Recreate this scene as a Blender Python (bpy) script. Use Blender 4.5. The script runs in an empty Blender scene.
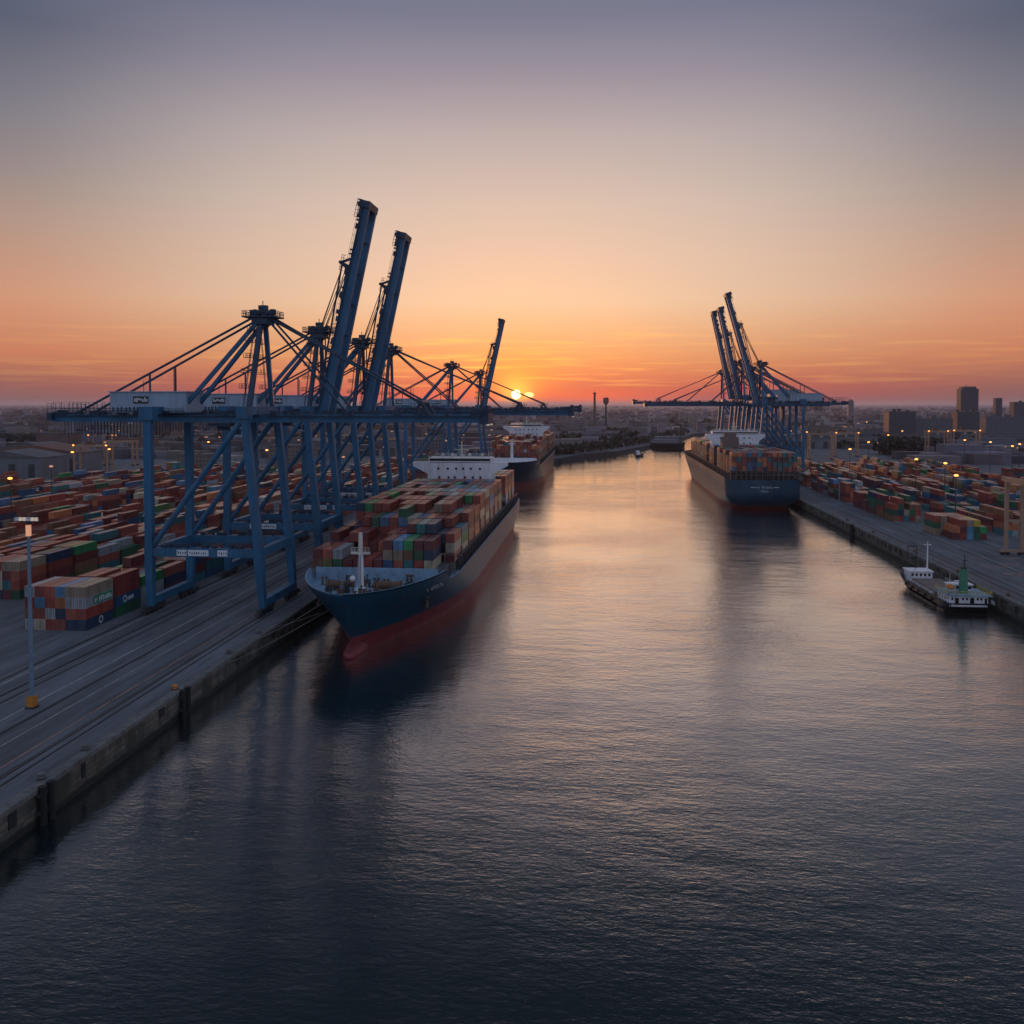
import bpy, math, random
from mathutils import Vector, Matrix

random.seed(11)
S = bpy.context.scene
COL = S.collection
R = math.radians

# ------------------------------------------------------------------ camera
cam_d = bpy.data.cameras.new('camera')
cam_d.sensor_width = 36.0
cam_d.lens = 906.0 / 1024.0 * 36.0
cam_d.shift_y = -0.07148
cam_d.clip_start = 1.0
cam_d.clip_end = 90000.0
cam = bpy.data.objects.new('camera', cam_d)
COL.objects.link(cam)
cam.location = (0, 0, 59)
cam.rotation_euler = (R(90 - 2.2), 0, R(5.5437))
S.camera = cam

# ------------------------------------------------------------------ sky + sun
SUN_AZ, SUN_EL = R(-5.28), R(0.60)          # azimuth from +Y towards +X
SUN_DIR = Vector((math.sin(SUN_AZ) * math.cos(SUN_EL), math.cos(SUN_AZ) * math.cos(SUN_EL), math.sin(SUN_EL)))


def srgb(r, g, b):
    f = lambda c: (c / 255 / 12.92) if c / 255 <= 0.04045 else ((c / 255 + 0.055) / 1.055) ** 2.4
    return (f(r), f(g), f(b), 1.0)


W = bpy.data.worlds.new('World')
S.world = W
W.use_nodes = True
nt = W.node_tree
nt.nodes.clear()
N = nt.nodes.new
LK = nt.links.new


def nmath(op, a, b=None, tree=None, clamp=False):
    t = tree or nt
    n = t.nodes.new('ShaderNodeMath')
    n.operation = op
    n.use_clamp = clamp
    for i, v in enumerate((a, b)):
        if v is None:
            continue
        if isinstance(v, (int, float)):
            n.inputs[i].default_value = v
        else:
            t.links.new(v, n.inputs[i])
    return n.outputs[0]


def nrange(v, a, b, c, d, smooth=True, tree=None):
    t = tree or nt
    n = t.nodes.new('ShaderNodeMapRange')
    n.interpolation_type = 'SMOOTHSTEP' if smooth else 'LINEAR'
    n.clamp = True
    t.links.new(v, n.inputs[0])
    for i, x in enumerate((a, b, c, d)):
        n.inputs[i + 1].default_value = x
    return n.outputs[0]


def ramp(fac, stops, tree=None):
    t = tree or nt
    n = t.nodes.new('ShaderNodeValToRGB')
    cr = n.color_ramp
    while len(cr.elements) < len(stops):
        cr.elements.new(0.5)
    for e, (p, c) in zip(cr.elements, stops):
        e.position = p
        e.color = c
    t.links.new(fac, n.inputs[0])
    return n.outputs[0]


def nmix(fac, a, b, mode='MIX', tree=None):
    t = tree or nt
    n = t.nodes.new('ShaderNodeMix')
    n.data_type = 'RGBA'
    n.blend_type = mode
    for sock, v in ((n.inputs[0], fac), (n.inputs[6], a), (n.inputs[7], b)):
        if isinstance(v, (int, float, tuple)):
            sock.default_value = v
        else:
            t.links.new(v, sock)
    return n.outputs[2]


tc = N('ShaderNodeTexCoord')
vdir = tc.outputs['Generated']
sep = N('ShaderNodeSeparateXYZ')
LK(vdir, sep.inputs[0])
el = nmath('MULTIPLY', nmath('ARCSINE', nmath('MAXIMUM', sep.outputs[2], 0.0)), 57.29578 / 90.0)
horiz = N('ShaderNodeCombineXYZ')
LK(sep.outputs[0], horiz.inputs[0])
LK(sep.outputs[1], horiz.inputs[1])
hn = N('ShaderNodeVectorMath'); hn.operation = 'NORMALIZE'
LK(horiz.outputs[0], hn.inputs[0])
dotn = N('ShaderNodeVectorMath'); dotn.operation = 'DOT_PRODUCT'
LK(hn.outputs[0], dotn.inputs[0])
dotn.inputs[1].default_value = (math.sin(SUN_AZ), math.cos(SUN_AZ), 0)
caz = dotn.outputs['Value']
dg = lambda d: d / 90.0


def less(c, n):
    """a colour of the evening sky less what the Nishita sky adds there"""
    l = srgb(*c)
    return (max(0.0, l[0] - n[0]), max(0.0, l[1] - n[1]), max(0.0, l[2] - n[2]), 1.0)


HIGH = [(32, (104, 116, 134), (.045, .045, .045)), (50, (118, 136, 158), (.04, .04, .042)), (90, (134, 152, 182), (.035, .037, .042))]
c_mid = ramp(el, [(dg(e), less(c, n)) for e, c, n in [
    (0, (186, 88, 74), (.2, .04, 0)), (.5, (216, 100, 74), (.33, .07, 0)), (1.4, (239, 127, 84), (.5, .13, 0)), (3, (251, 168, 107), (.52, .18, .01)),
    (4.6, (253, 188, 136), (.46, .18, .03)), (6.4, (252, 204, 165), (.39, .165, .045)),
    (9, (240, 200, 172), (.28, .14, .056)), (12.3, (222, 194, 176), (.2, .11, .058)), (16.1, (194, 176, 172), (.125, .08, .056)), (19.7, (158, 147, 158), (.09, .066, .052)), (22.8, (124, 124, 143), (.067, .054, .048))] + HIGH])
c_side = ramp(el, [(dg(e), less(c, n)) for e, c, n in [
    (0, (128, 92, 92), (.023, .005, 0)), (1.2, (158, 101, 88), (.08, .028, 0)), (3, (205, 128, 94), (.12, .057, .009)), (6, (212, 152, 120), (.117, .078, .031)),
    (10.4, (176, 149, 135), (.08, .069, .049)), (12.8, (152, 138, 136), (.065, .06, .049)), (15.7, (130, 126, 135), (.058, .055, .049)), (20.3, (90, 96, 115), (.044, .044, .044))] + HIGH])
c_back = ramp(el, [(dg(e), less(c, (.035, .037, .04))) for e, c in [(0, (136, 144, 164)), (8, (162, 166, 186)), (20, (158, 170, 196)), (45, (146, 162, 190)), (90, (134, 152, 182))]])
sky = nmix(nrange(caz, 0.862, 1.0, 0, 1), c_side, c_mid)
sky = nmix(nrange(caz, -0.1, 0.80, 0, 1), c_back, sky)
# low streaks of thin cloud
mp = N('ShaderNodeMapping')
LK(vdir, mp.inputs[0])
mp.inputs['Scale'].default_value = (9, 9, 210)
nz = N('ShaderNodeTexNoise')
nz.inputs['Scale'].default_value = 1.0
nz.inputs['Detail'].default_value = 4
LK(mp.outputs[0], nz.inputs['Vector'])
band = nmath('MULTIPLY', nrange(el, dg(.5), dg(1.6), 0, 1), nrange(el, dg(3.0), dg(6.0), 1, 0))
streak = nmath('MULTIPLY', nmath('MULTIPLY', nrange(nz.outputs[0], .50, .72, 0, 1), band), nmath('ADD', nrange(caz, 0.80, 1.0, .07, .26), nrange(caz, 0.982, 1.0, 0, .5)))
sky = nmix(streak, sky, srgb(255, 190, 100))
streak2 = nmath('MULTIPLY', nmath('MULTIPLY', nrange(nz.outputs[0], .47, .30, 0, 1), band), .22)
sky = nmix(streak2, sky, srgb(206, 116, 92))
# glow and disc of the sun
sd = N('ShaderNodeVectorMath'); sd.operation = 'DOT_PRODUCT'
LK(vdir, sd.inputs[0])
sd.inputs[1].default_value = SUN_DIR
ang = nmath('MULTIPLY', nmath('ARCCOSINE', nmath('MINIMUM', sd.outputs['Value'], 1.0)), 57.29578)
g1 = nmath('MULTIPLY', nmath('POWER', 2.718, nmath('MULTIPLY', nmath('MULTIPLY', ang, ang), -0.16)), 0.62)
sky = nmix(g1, sky, srgb(255, 158, 64))
low = nmath('MULTIPLY', nrange(caz, 0.975, 1.0, 0, .85), nrange(el, dg(.1), dg(1.35), 1, 0))
sky = nmix(low, sky, (1.0, .115, .035, 1))
g2 = nmath('MULTIPLY', nmath('POWER', 2.718, nmath('MULTIPLY', nmath('MULTIPLY', ang, ang), -1.1)), 0.95)
sky = nmix(g2, sky, (1.6, .72, .10, 1))
disc = nrange(ang, 0.24, 0.32, 1, 0)
sky = nmix(disc, sky, (9.0, 6.2, 2.2, 1))
# a bright gap in the cloud beside the disc
gd = Vector((math.sin(R(-4.48)), math.cos(R(-4.48)), math.tan(R(.56)))).normalized()
gv = N('ShaderNodeVectorMath'); gv.operation = 'SUBTRACT'
LK(vdir, gv.inputs[0])
gv.inputs[1].default_value = gd
gs = N('ShaderNodeVectorMath'); gs.operation = 'MULTIPLY'
LK(gv.outputs[0], gs.inputs[0])
gs.inputs[1].default_value = (190, 190, 330)
gl = N('ShaderNodeVectorMath'); gl.operation = 'LENGTH'
LK(gs.outputs[0], gl.inputs[0])
sky = nmix(nmath('MULTIPLY', nrange(gl.outputs['Value'], .65, 1.25, 1, 0), .9), sky, (3.2, 2.0, .6, 1))
bg = N('ShaderNodeBackground')
LK(sky, bg.inputs[0])
bg.inputs[1].default_value = 1.0
nish = N('ShaderNodeTexSky')
nish.sky_type = 'NISHITA'
nish.sun_disc = False
nish.sun_elevation = SUN_EL
nish.sun_rotation = SUN_AZ
nish.altitude = 50
nish.air_density = 1.0
nish.dust_density = 2.0
bg2 = N('ShaderNodeBackground')
LK(nish.outputs[0], bg2.inputs[0])
bg2.inputs[1].default_value = 0.05
add = N('ShaderNodeAddShader')
LK(bg.outputs[0], add.inputs[0])
LK(bg2.outputs[0], add.inputs[1])
wo = N('ShaderNodeOutputWorld')
LK(add.outputs[0], wo.inputs[0])

sun_d = bpy.data.lights.new('sun', 'SUN')
sun_d.energy = 0.45
sun_d.angle = R(0.6)
sun_d.color = (1.0, 0.42, 0.16)
sun = bpy.data.objects.new('sun', sun_d)
COL.objects.link(sun)
sun.rotation_euler = (-SUN_DIR).to_track_quat('-Z', 'Y').to_euler()

S.view_settings.view_transform = 'Standard'
S.view_settings.look = 'None'
S.view_settings.exposure = 0.0
S.view_settings.gamma = 1.0
S.view_settings.use_curve_mapping = False
S.render.engine = 'CYCLES'
S.cycles.max_bounces = 6
S.cycles.volume_bounces = 1
S.cycles.sample_clamp_indirect = 4.0
S.cycles.use_denoising = True

# ------------------------------------------------------------------ materials


def material(name, color, rough=0.6, metal=0.0, var=0.25, scale=0.25, bump=0.0, streak=0.0, spec=0.4, obcol=False, attr=False, dirt=(0.05, 0.045, 0.04), dirt_amt=0.0, mscale=None):
    m = bpy.data.materials.new(name)
    m.use_nodes = True
    t = m.node_tree
    b = t.nodes['Principled BSDF']
    tcn = t.nodes.new('ShaderNodeTexCoord')
    geo = t.nodes.new('ShaderNodeNewGeometry')
    n1 = t.nodes.new('ShaderNodeTexNoise')
    n1.inputs['Scale'].default_value = scale
    n1.inputs['Detail'].default_value = 6
    n1.inputs['Roughness'].default_value = 0.65
    mpn = t.nodes.new('ShaderNodeMapping')
    if streak:
        mpn.inputs['Scale'].default_value = (1, 1, 1.0 / streak)
    if mscale:
        mpn.inputs['Scale'].default_value = mscale
    t.links.new(geo.outputs['Position'], mpn.inputs[0])
    t.links.new(mpn.outputs[0], n1.inputs['Vector'])
    if obcol:
        oi = t.nodes.new('ShaderNodeObjectInfo')
        base = oi.outputs['Color']
    elif attr:
        at_ = t.nodes.new('ShaderNodeVertexColor')
        at_.layer_name = 'col'
        base = at_.outputs['Color']
    else:
        base = (*color, 1.0)
    fac = nrange(n1.outputs[0], 0.3, 0.7, 1 - var, 1 + var, False, t)
    mul = t.nodes.new('ShaderNodeVectorMath')
    mul.operation = 'SCALE'
    if isinstance(base, tuple):
        mul.inputs[0].default_value = base[:3]
    else:
        t.links.new(base, mul.inputs[0])
    t.links.new(fac, mul.inputs['Scale'])
    col = mul.outputs[0]
    if dirt_amt:
        n2 = t.nodes.new('ShaderNodeTexNoise')
        n2.inputs['Scale'].default_value = scale * 2.7
        n2.inputs['Detail'].default_value = 8
        t.links.new(mpn.outputs[0], n2.inputs['Vector'])
        col = nmix(nmath('MULTIPLY', nrange(n2.outputs[0], 0.5, 0.68, 0, 1, True, t), dirt_amt, t), col, (*dirt, 1), tree=t)
    t.links.new(col, b.inputs['Base Color'])
    b.inputs['Roughness'].default_value = rough
    b.inputs['Metallic'].default_value = metal
    b.inputs['Specular IOR Level'].default_value = spec
    if bump:
        bn = t.nodes.new('ShaderNodeBump')
        bn.inputs['Strength'].default_value = bump
        bn.inputs['Distance'].default_value = 0.2
        t.links.new(n1.outputs[0], bn.inputs['Height'])
        t.links.new(bn.outputs[0], b.inputs['Normal'])
    return m


def glow(name, color, strength):
    m = bpy.data.materials.new(name)
    m.use_nodes = True
    t = m.node_tree
    b = t.nodes['Principled BSDF']
    b.inputs['Base Color'].default_value = (*color, 1)
    b.inputs['Emission Color'].default_value = (*color, 1)
    b.inputs['Emission Strength'].default_value = strength
    try:
        m.cycles.emission_sampling = 'NONE'
    except Exception:
        pass
    return m


def facade(name, wall, glass, bw, bh, lit=0.0):
    m = bpy.data.materials.new(name)
    m.use_nodes = True
    t = m.node_tree
    b = t.nodes['Principled BSDF']
    geo = t.nodes.new('ShaderNodeNewGeometry')
    sp = t.nodes.new('ShaderNodeSeparateXYZ')
    t.links.new(geo.outputs['Position'], sp.inputs[0])
    cb = t.nodes.new('ShaderNodeCombineXYZ')
    t.links.new(nmath('ADD', sp.outputs[0], sp.outputs[1], t), cb.inputs[0])
    t.links.new(sp.outputs[2], cb.inputs[1])
    br = t.nodes.new('ShaderNodeTexBrick')
    br.offset = 0.0
    br.inputs['Scale'].default_value = 1.0
    br.inputs['Brick Width'].default_value = bw
    br.inputs['Row Height'].default_value = bh
    br.inputs['Mortar Size'].default_value = bh * 0.24
    br.inputs['Mortar Smooth'].default_value = 0.1
    br.inputs['Color1'].default_value = (*glass, 1)
    br.inputs['Color2'].default_value = (*[c * 2.2 for c in glass], 1)
    br.inputs['Mortar'].default_value = (*wall, 1)
    t.links.new(cb.outputs[0], br.inputs['Vector'])
    t.links.new(br.outputs[0], b.inputs['Base Color'])
    b.inputs['Roughness'].default_value = 0.55
    return m


M = {}
M['crane_blue'] = material('crane blue paint', (0.024, 0.118, 0.225), 0.5, var=.32, scale=.18, streak=3, dirt_amt=.35, dirt=(.05, .07, .1))
M['crane_dark'] = material('dark crane steel', (0.018, 0.045, 0.085), 0.5, var=.3, scale=.3)
M['steel'] = material('dark steel', (0.045, 0.045, 0.05), 0.55, var=.3, scale=.4)
M['rope'] = material('wire rope', (0.05, 0.05, 0.055), 0.6)
M['house_white'] = material('machinery house panels', (0.28, 0.36, 0.46), 0.5, var=.12, scale=.25, streak=4, dirt_amt=.25)
M['sign_white'] = material('white sign board', (0.62, 0.64, 0.68), 0.5, var=.1)
M['glass_dark'] = material('dark glass', (0.012, 0.016, 0.02), 0.12, var=.05, spec=.6)
M['tyre'] = material('black rubber', (0.012, 0.012, 0.013), 0.8)
M['box'] = material('container paint', (1, 1, 1), 0.36, spec=.6, var=.3, scale=.5, obcol=True, dirt_amt=.3, streak=3)
M['box_far'] = material('container paint far', (1, 1, 1), 0.36, spec=.6, var=.3, scale=.45, attr=True, dirt_amt=.3, streak=3)
M['box_trim'] = material('container door bars', (0.09, 0.085, 0.08), 0.6)
M['mark'] = material('pale lettering', (0.55, 0.56, 0.55), 0.6, var=.2)
M['hull_blue'] = material('blue hull paint', (0.004, 0.05, 0.095), 0.4, var=.3, scale=.3, streak=7, dirt_amt=.45, dirt=(.05, .042, .035))
M['hull_navy'] = material('navy hull paint', (0.012, 0.024, 0.05), 0.4, var=.25, scale=.12, streak=5, dirt_amt=.3, dirt=(.06, .05, .045))
M['hull_brown'] = material('weathered dark hull', (0.03, 0.035, 0.04), 0.5, var=.3, scale=.2, streak=5, dirt_amt=.4, dirt=(.1, .05, .03))
M['boot_red'] = material('red antifouling paint', (0.19, 0.032, 0.038), 0.5, var=.3, scale=.25, streak=4, dirt_amt=.4, dirt=(.1, .03, .02))
M['deck_light'] = material('pale blue deck paint', (0.20, 0.31, 0.42), 0.55, var=.18, scale=.4, dirt_amt=.35, dirt=(.12, .1, .08))
M['deck_grey'] = material('grey deck paint', (0.08, 0.085, 0.09), 0.65, var=.3, scale=.3, dirt_amt=.4, dirt=(.1, .05, .03))
M['ship_white'] = material('ship white paint', (0.74, 0.72, 0.76), 0.45, var=.12, scale=.3, streak=4, dirt_amt=.2, dirt=(.2, .14, .1))
M['mast_cream'] = material('cream mast paint', (0.60, 0.54, 0.46), 0.5, var=.15)
M['rust'] = material('rusty machinery', (0.13, 0.07, 0.04), 0.7, var=.4, scale=1)
M['orange'] = material('orange paint', (0.55, 0.20, 0.03), 0.55, var=.25, scale=1.5, dirt_amt=.3)
M['yellow'] = material('yellow paint', (0.50, 0.38, 0.10), 0.55, var=.2)
M['green'] = material('green funnel paint', (0.05, 0.22, 0.13), 0.5, var=.2)
M['hatch'] = material('brown hatch cover', (0.17, 0.12, 0.105), 0.7, var=.25, scale=.5)
M['beige'] = material('beige yard crane paint', (0.36, 0.22, 0.15), 0.5, var=.2, scale=.4)
M['pole'] = material('blue grey galvanised pole', (0.14, 0.21, 0.29), 0.5, var=.2, scale=.6)
M['lamp'] = glow('sodium lamp', (1.0, 0.36, 0.08), 3.2)
M['lamp_white'] = glow('white floodlight', (1.0, 0.82, 0.66), .22)
M['lamp_dim'] = glow('dim lamp', (1.0, 0.45, 0.25), 0.45)
M['navlight'] = glow('deck light', (1.0, 0.8, 0.6), 2.0)
M['asphalt'] = material('worn asphalt', (0.105, 0.109, 0.122), 0.8, var=.42, scale=.06, bump=.2, dirt_amt=.6, dirt=(.05, .05, .055), mscale=(3.2, .42, 1))
M['bank'] = material('dark river bank', (0.03, 0.027, 0.025), 0.95, var=.5, scale=.2)
M['line_white'] = material('faded white line', (0.30, 0.29, 0.28), 0.8, var=.5, scale=.5)
M['line_warm'] = material('faded yellow line', (0.30, 0.15, 0.11), 0.8, var=.5, scale=.5)
M['line_dark'] = material('dark rail groove', (0.018, 0.018, 0.02), 0.8, var=.3, scale=.3)
M['rail'] = material('polished rail', (0.16, 0.15, 0.15), 0.35, metal=.7, var=.2)
M['coping'] = material('concrete coping', (0.135, 0.128, 0.122), 0.85, var=.35, scale=.3, bump=.3, dirt_amt=.4, dirt=(.04, .035, .03))
M['roof_grey'] = material('grey roofing', (0.10, 0.10, 0.112), 0.7, var=.25, scale=.1)
M['roof_red'] = material('brown red roofing', (0.17, 0.08, 0.06), 0.75, var=.25, scale=.1)
M['wall_plain'] = material('plain shed cladding', (0.14, 0.15, 0.17), 0.6, var=.2, scale=.15, streak=4)
M['wall_tan'] = material('tan render', (0.26, 0.19, 0.15), 0.7, var=.2, scale=.15, streak=4)
M['wall_brown'] = material('brown brick', (0.13, 0.085, 0.075), 0.75, var=.2, scale=.2)
M['fac_grey'] = facade('grey window facade', (0.12, 0.12, 0.14), (0.03, 0.035, 0.045), 3.2, 3.4)
M['fac_dark'] = facade('dark window facade', (0.055, 0.055, 0.07), (0.025, 0.03, 0.04), 2.8, 3.3)
M['fac_tan'] = facade('tan window facade', (0.17, 0.13, 0.11), (0.04, 0.04, 0.045), 3.0, 3.2)
M['city'] = material('city walls', (1, 1, 1), 0.75, var=.25, scale=.08, attr=True)
M['leaf'] = material('dark foliage', (0.034, 0.036, 0.026), 0.8, var=.5, scale=.12)
M['bark'] = material('bark', (0.05, 0.04, 0.03), 0.9)

# quay wall: stained masonry with a dark wet foot
m = bpy.data.materials.new('quay wall masonry')
m.use_nodes = True
t = m.node_tree
b = t.nodes['Principled BSDF']
geo = t.nodes.new('ShaderNodeNewGeometry')
sp = t.nodes.new('ShaderNodeSeparateXYZ')
t.links.new(geo.outputs['Position'], sp.inputs[0])
cb = t.nodes.new('ShaderNodeCombineXYZ')
t.links.new(nmath('ADD', sp.outputs[1], sp.outputs[0], t), cb.inputs[0])
t.links.new(sp.outputs[2], cb.inputs[1])
br = t.nodes.new('ShaderNodeTexBrick')
br.inputs['Scale'].default_value = 1.0
br.inputs['Brick Width'].default_value = 2.6
br.inputs['Row Height'].default_value = 0.9
br.inputs['Mortar Size'].default_value = 0.06
br.inputs['Color1'].default_value = (0.14, 0.12, 0.095, 1)
br.inputs['Color2'].default_value = (0.07, 0.065, 0.055, 1)
br.inputs['Mortar'].default_value = (0.03, 0.03, 0.03, 1)
t.links.new(cb.outputs[0], br.inputs['Vector'])
nn = t.nodes.new('ShaderNodeTexNoise')
nn.inputs['Scale'].default_value = 0.35
nn.inputs['Detail'].default_value = 8
mpw = t.nodes.new('ShaderNodeMapping')
mpw.inputs['Scale'].default_value = (1, 1, 0.35)
t.links.new(geo.outputs['Position'], mpw.inputs[0])
t.links.new(mpw.outputs[0], nn.inputs['Vector'])
c1 = nmix(nrange(nn.outputs[0], .42, .62, 0, .85, True, t), br.outputs[0], (0.03, 0.028, 0.02, 1), tree=t)
wet = nmath('ADD', sp.outputs[2], nmath('MULTIPLY', nn.outputs[0], 2.2, t), t)
c2 = nmix(nrange(wet, 1.7, 2.6, 1, 0, True, t), c1, (0.012, 0.014, 0.010, 1), tree=t)
t.links.new(c2, b.inputs['Base Color'])
b.inputs['Roughness'].default_value = 0.85
bn = t.nodes.new('ShaderNodeBump')
bn.inputs['Strength'].default_value = 0.6
bn.inputs['Distance'].default_value = 0.15
t.links.new(nn.outputs[0], bn.inputs['Height'])
t.links.new(bn.outputs[0], b.inputs['Normal'])
M['quay_wall'] = m

# water
m = bpy.data.materials.new('harbour water')
m.use_nodes = True
t = m.node_tree
t.nodes.remove(t.nodes['Principled BSDF'])
geo = t.nodes.new('ShaderNodeNewGeometry')
hs = None
for (sx, sy, det, amp, off) in ((0.03, 0.055, 2, .45, 0), (0.13, 0.26, 3, .20, 31), (0.6, 1.25, 4, .115, 77), (2.2, 3.6, 2, .03, 11)):
    mw = t.nodes.new('ShaderNodeMapping')
    mw.inputs['Scale'].default_value = (sx, sy, 1)
    mw.inputs['Location'].default_value = (off, off * .7, 0)
    mw.inputs['Rotation'].default_value = (0, 0, R(8))
    t.links.new(geo.outputs['Position'], mw.inputs[0])
    nw = t.nodes.new('ShaderNodeTexNoise')
    nw.inputs['Scale'].default_value = 1.0
    nw.inputs['Detail'].default_value = det
    nw.inputs['Roughness'].default_value = .55
    t.links.new(mw.outputs[0], nw.inputs['Vector'])
    h = nmath('MULTIPLY', nw.outputs[0], amp, t)
    hs = h if hs is None else nmath('ADD', hs, h, t)
# calmer and rougher patches, as wind leaves them
gust = t.nodes.new('ShaderNodeTexNoise')
gust.inputs['Scale'].default_value = 0.012
gust.inputs['Detail'].default_value = 3
t.links.new(geo.outputs['Position'], gust.inputs['Vector'])
bn = t.nodes.new('ShaderNodeBump')
bn.inputs['Distance'].default_value = 1.0
t.links.new(nrange(gust.outputs[0], .36, .64, .38, .86, True, t), bn.inputs['Strength'])
t.links.new(hs, bn.inputs['Height'])
deep = t.nodes.new('ShaderNodeBsdfDiffuse')
deep.inputs['Color'].default_value = (0.004, 0.013, 0.017, 1)
t.links.new(bn.outputs[0], deep.inputs['Normal'])
gls = t.nodes.new('ShaderNodeBsdfGlossy')
gls.inputs['Roughness'].default_value = 0.08
gls.inputs['Color'].default_value = (1.0, 0.965, 0.91, 1)
t.links.new(bn.outputs[0], gls.inputs['Normal'])
lw = t.nodes.new('ShaderNodeLayerWeight')
lw.inputs['Blend'].default_value = 0.5
t.links.new(bn.outputs[0], lw.inputs['Normal'])
mx = t.nodes.new('ShaderNodeMixShader')
t.links.new(nrange(lw.outputs['Facing'], 0.42, 0.88, 0.035, 0.92, True, t), mx.inputs[0])
t.links.new(deep.outputs[0], mx.inputs[1])
t.links.new(gls.outputs[0], mx.inputs[2])
t.links.new(mx.outputs[0], t.nodes['Material Output'].inputs['Surface'])
M['water'] = m

# ------------------------------------------------------------------ mesh building
Z = Vector((0, 0, 1))


class MB:
    def __init__(self):
        self.v, self.f, self.m, self.c = [], [], [], []
        self.cur = None

    def face(self, idx, m=0):
        self.f.append(idx)
        self.m.append(m)
        self.c.append(self.cur)

    def quad(self, a, b, c, d, m=0):
        n = len(self.v)
        self.v += [Vector(p) for p in (a, b, c, d)]
        self.face((n, n + 1, n + 2, n + 3), m)

    def box(self, cx, cy, cz, sx, sy, sz, m=0):
        n = len(self.v)
        for dz in (-.5, .5):
            for dx, dy in ((-.5, -.5), (.5, -.5), (.5, .5), (-.5, .5)):
                self.v.append(Vector((cx + dx * sx, cy + dy * sy, cz + dz * sz)))
        for q in ((0, 3, 2, 1), (4, 5, 6, 7), (0, 1, 5, 4), (1, 2, 6, 5), (2, 3, 7, 6), (3, 0, 4, 7)):
            self.face(tuple(n + i for i in q), m)

    def b2(self, x0, x1, y0, y1, z0, z1, m=0):
        self.box((x0 + x1) / 2, (y0 + y1) / 2, (z0 + z1) / 2, x1 - x0, y1 - y0, z1 - z0, m)

    def beam(self, p, q, w, h, m=0, w1=None, h1=None):
        p, q = Vector(p), Vector(q)
        d = (q - p).normalized()
        s = d.cross(Z)
        if s.length < 1e-3:
            s = Vector((1, 0, 0))
        s.normalize()
        u = s.cross(d)
        n = len(self.v)
        for c, ww, hh in ((p, w, h), (q, w1 or w, h1 or h)):
            for a, bb in ((-.5, -.5), (.5, -.5), (.5, .5), (-.5, .5)):
                self.v.append(c + s * (a * ww) + u * (bb * hh))
        for f in ((0, 3, 2, 1), (4, 5, 6, 7), (0, 1, 5, 4), (1, 2, 6, 5), (2, 3, 7, 6), (3, 0, 4, 7)):
            self.face(tuple(n + i for i in f), m)

    def tube(self, p, q, r, r1=None, n=8, m=0):
        p, q = Vector(p), Vector(q)
        d = (q - p).normalized()
        s = d.cross(Z)
        if s.length < 1e-3:
            s = Vector((1, 0, 0))
        s.normalize()
        u = s.cross(d)
        k = len(self.v)
        r1 = r if r1 is None else r1
        for c, rr in ((p, r), (q, r1)):
            for i in range(n):
                a = 2 * math.pi * i / n
                self.v.append(c + s * (math.cos(a) * rr) + u * (math.sin(a) * rr))
        for i in range(n):
            j = (i + 1) % n
            self.face((k + i, k + j, k + n + j, k + n + i), m)
        self.face(tuple(k + i for i in reversed(range(n))), m)
        self.face(tuple(k + n + i for i in range(n)), m)

    def ell(self, c, rx, ry, rz, m=0, nu=12, nv=8):
        k = len(self.v)
        for j in range(nv + 1):
            th = math.pi * j / nv
            for i in range(nu):
                a = 2 * math.pi * i / nu
                self.v.append(Vector((c[0] + rx * math.sin(th) * math.cos(a), c[1] + ry * math.sin(th) * math.sin(a), c[2] + rz * math.cos(th))))
        for j in range(nv):
            for i in range(nu):
                i2 = (i + 1) % nu
                self.face((k + j * nu + i, k + (j + 1) * nu + i, k + (j + 1) * nu + i2, k + j * nu + i2), m)

    def railing(self, p, q, h=1.1, step=2.0, r=.09, m=0):
        p, q = Vector(p), Vector(q)
        n = max(1, int((q - p).length / step))
        for i in range(n + 1):
            a = p.lerp(q, i / n)
            self.beam(a, a + Z * h, r, r, m)
        for k in (.5, 1.0):
            self.beam(p + Z * h * k, q + Z * h * k, r, r, m)

    def transform(self, mat):
        self.v = [mat @ v for v in self.v]
        return self

    def build(self, name, mats, parent=None, smooth=False):
        me = bpy.data.meshes.new(name)
        me.from_pydata([tuple(v) for v in self.v], [], self.f)
        if not isinstance(mats, (list, tuple)):
            mats = [mats]
        for mm in mats:
            me.materials.append(mm)
        if len(mats) > 1:
            me.polygons.foreach_set('material_index', self.m)
        if any(c is not None for c in self.c):
            ca = me.color_attributes.new('col', 'FLOAT_COLOR', 'CORNER')
            buf = []
            for f, c in zip(self.f, self.c):
                buf += list((*c, 1.0)) * len(f)
            ca.data.foreach_set('color', buf)
        if smooth:
            me.polygons.foreach_set('use_smooth', [True] * len(me.polygons))
        me.update()
        o = bpy.data.objects.new(name, me)
        COL.objects.link(o)
        if parent is not None:
            o.parent = parent
        return o


def tag(o, label=None, cat=None, group=None, kind=None):
    if label:
        o['label'] = label
    if cat:
        o['category'] = cat
    if group:
        o['group'] = group
    if kind:
        o['kind'] = kind
    return o


def thing(name, label, cat, loc=(0, 0, 0), rz=0.0, group=None, scale=1.0):
    o = bpy.data.objects.new(name, None)
    COL.objects.link(o)
    o.location = loc
    o.rotation_euler = (0, 0, rz)
    o.scale = (scale,) * 3
    return tag(o, label, cat, group)


def copy_tree(o, parent=None):
    c = o.copy()
    COL.objects.link(c)
    if parent is not None:
        c.parent = parent
    for ch in list(o.children):
        copy_tree(ch, c)
    return c


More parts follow.
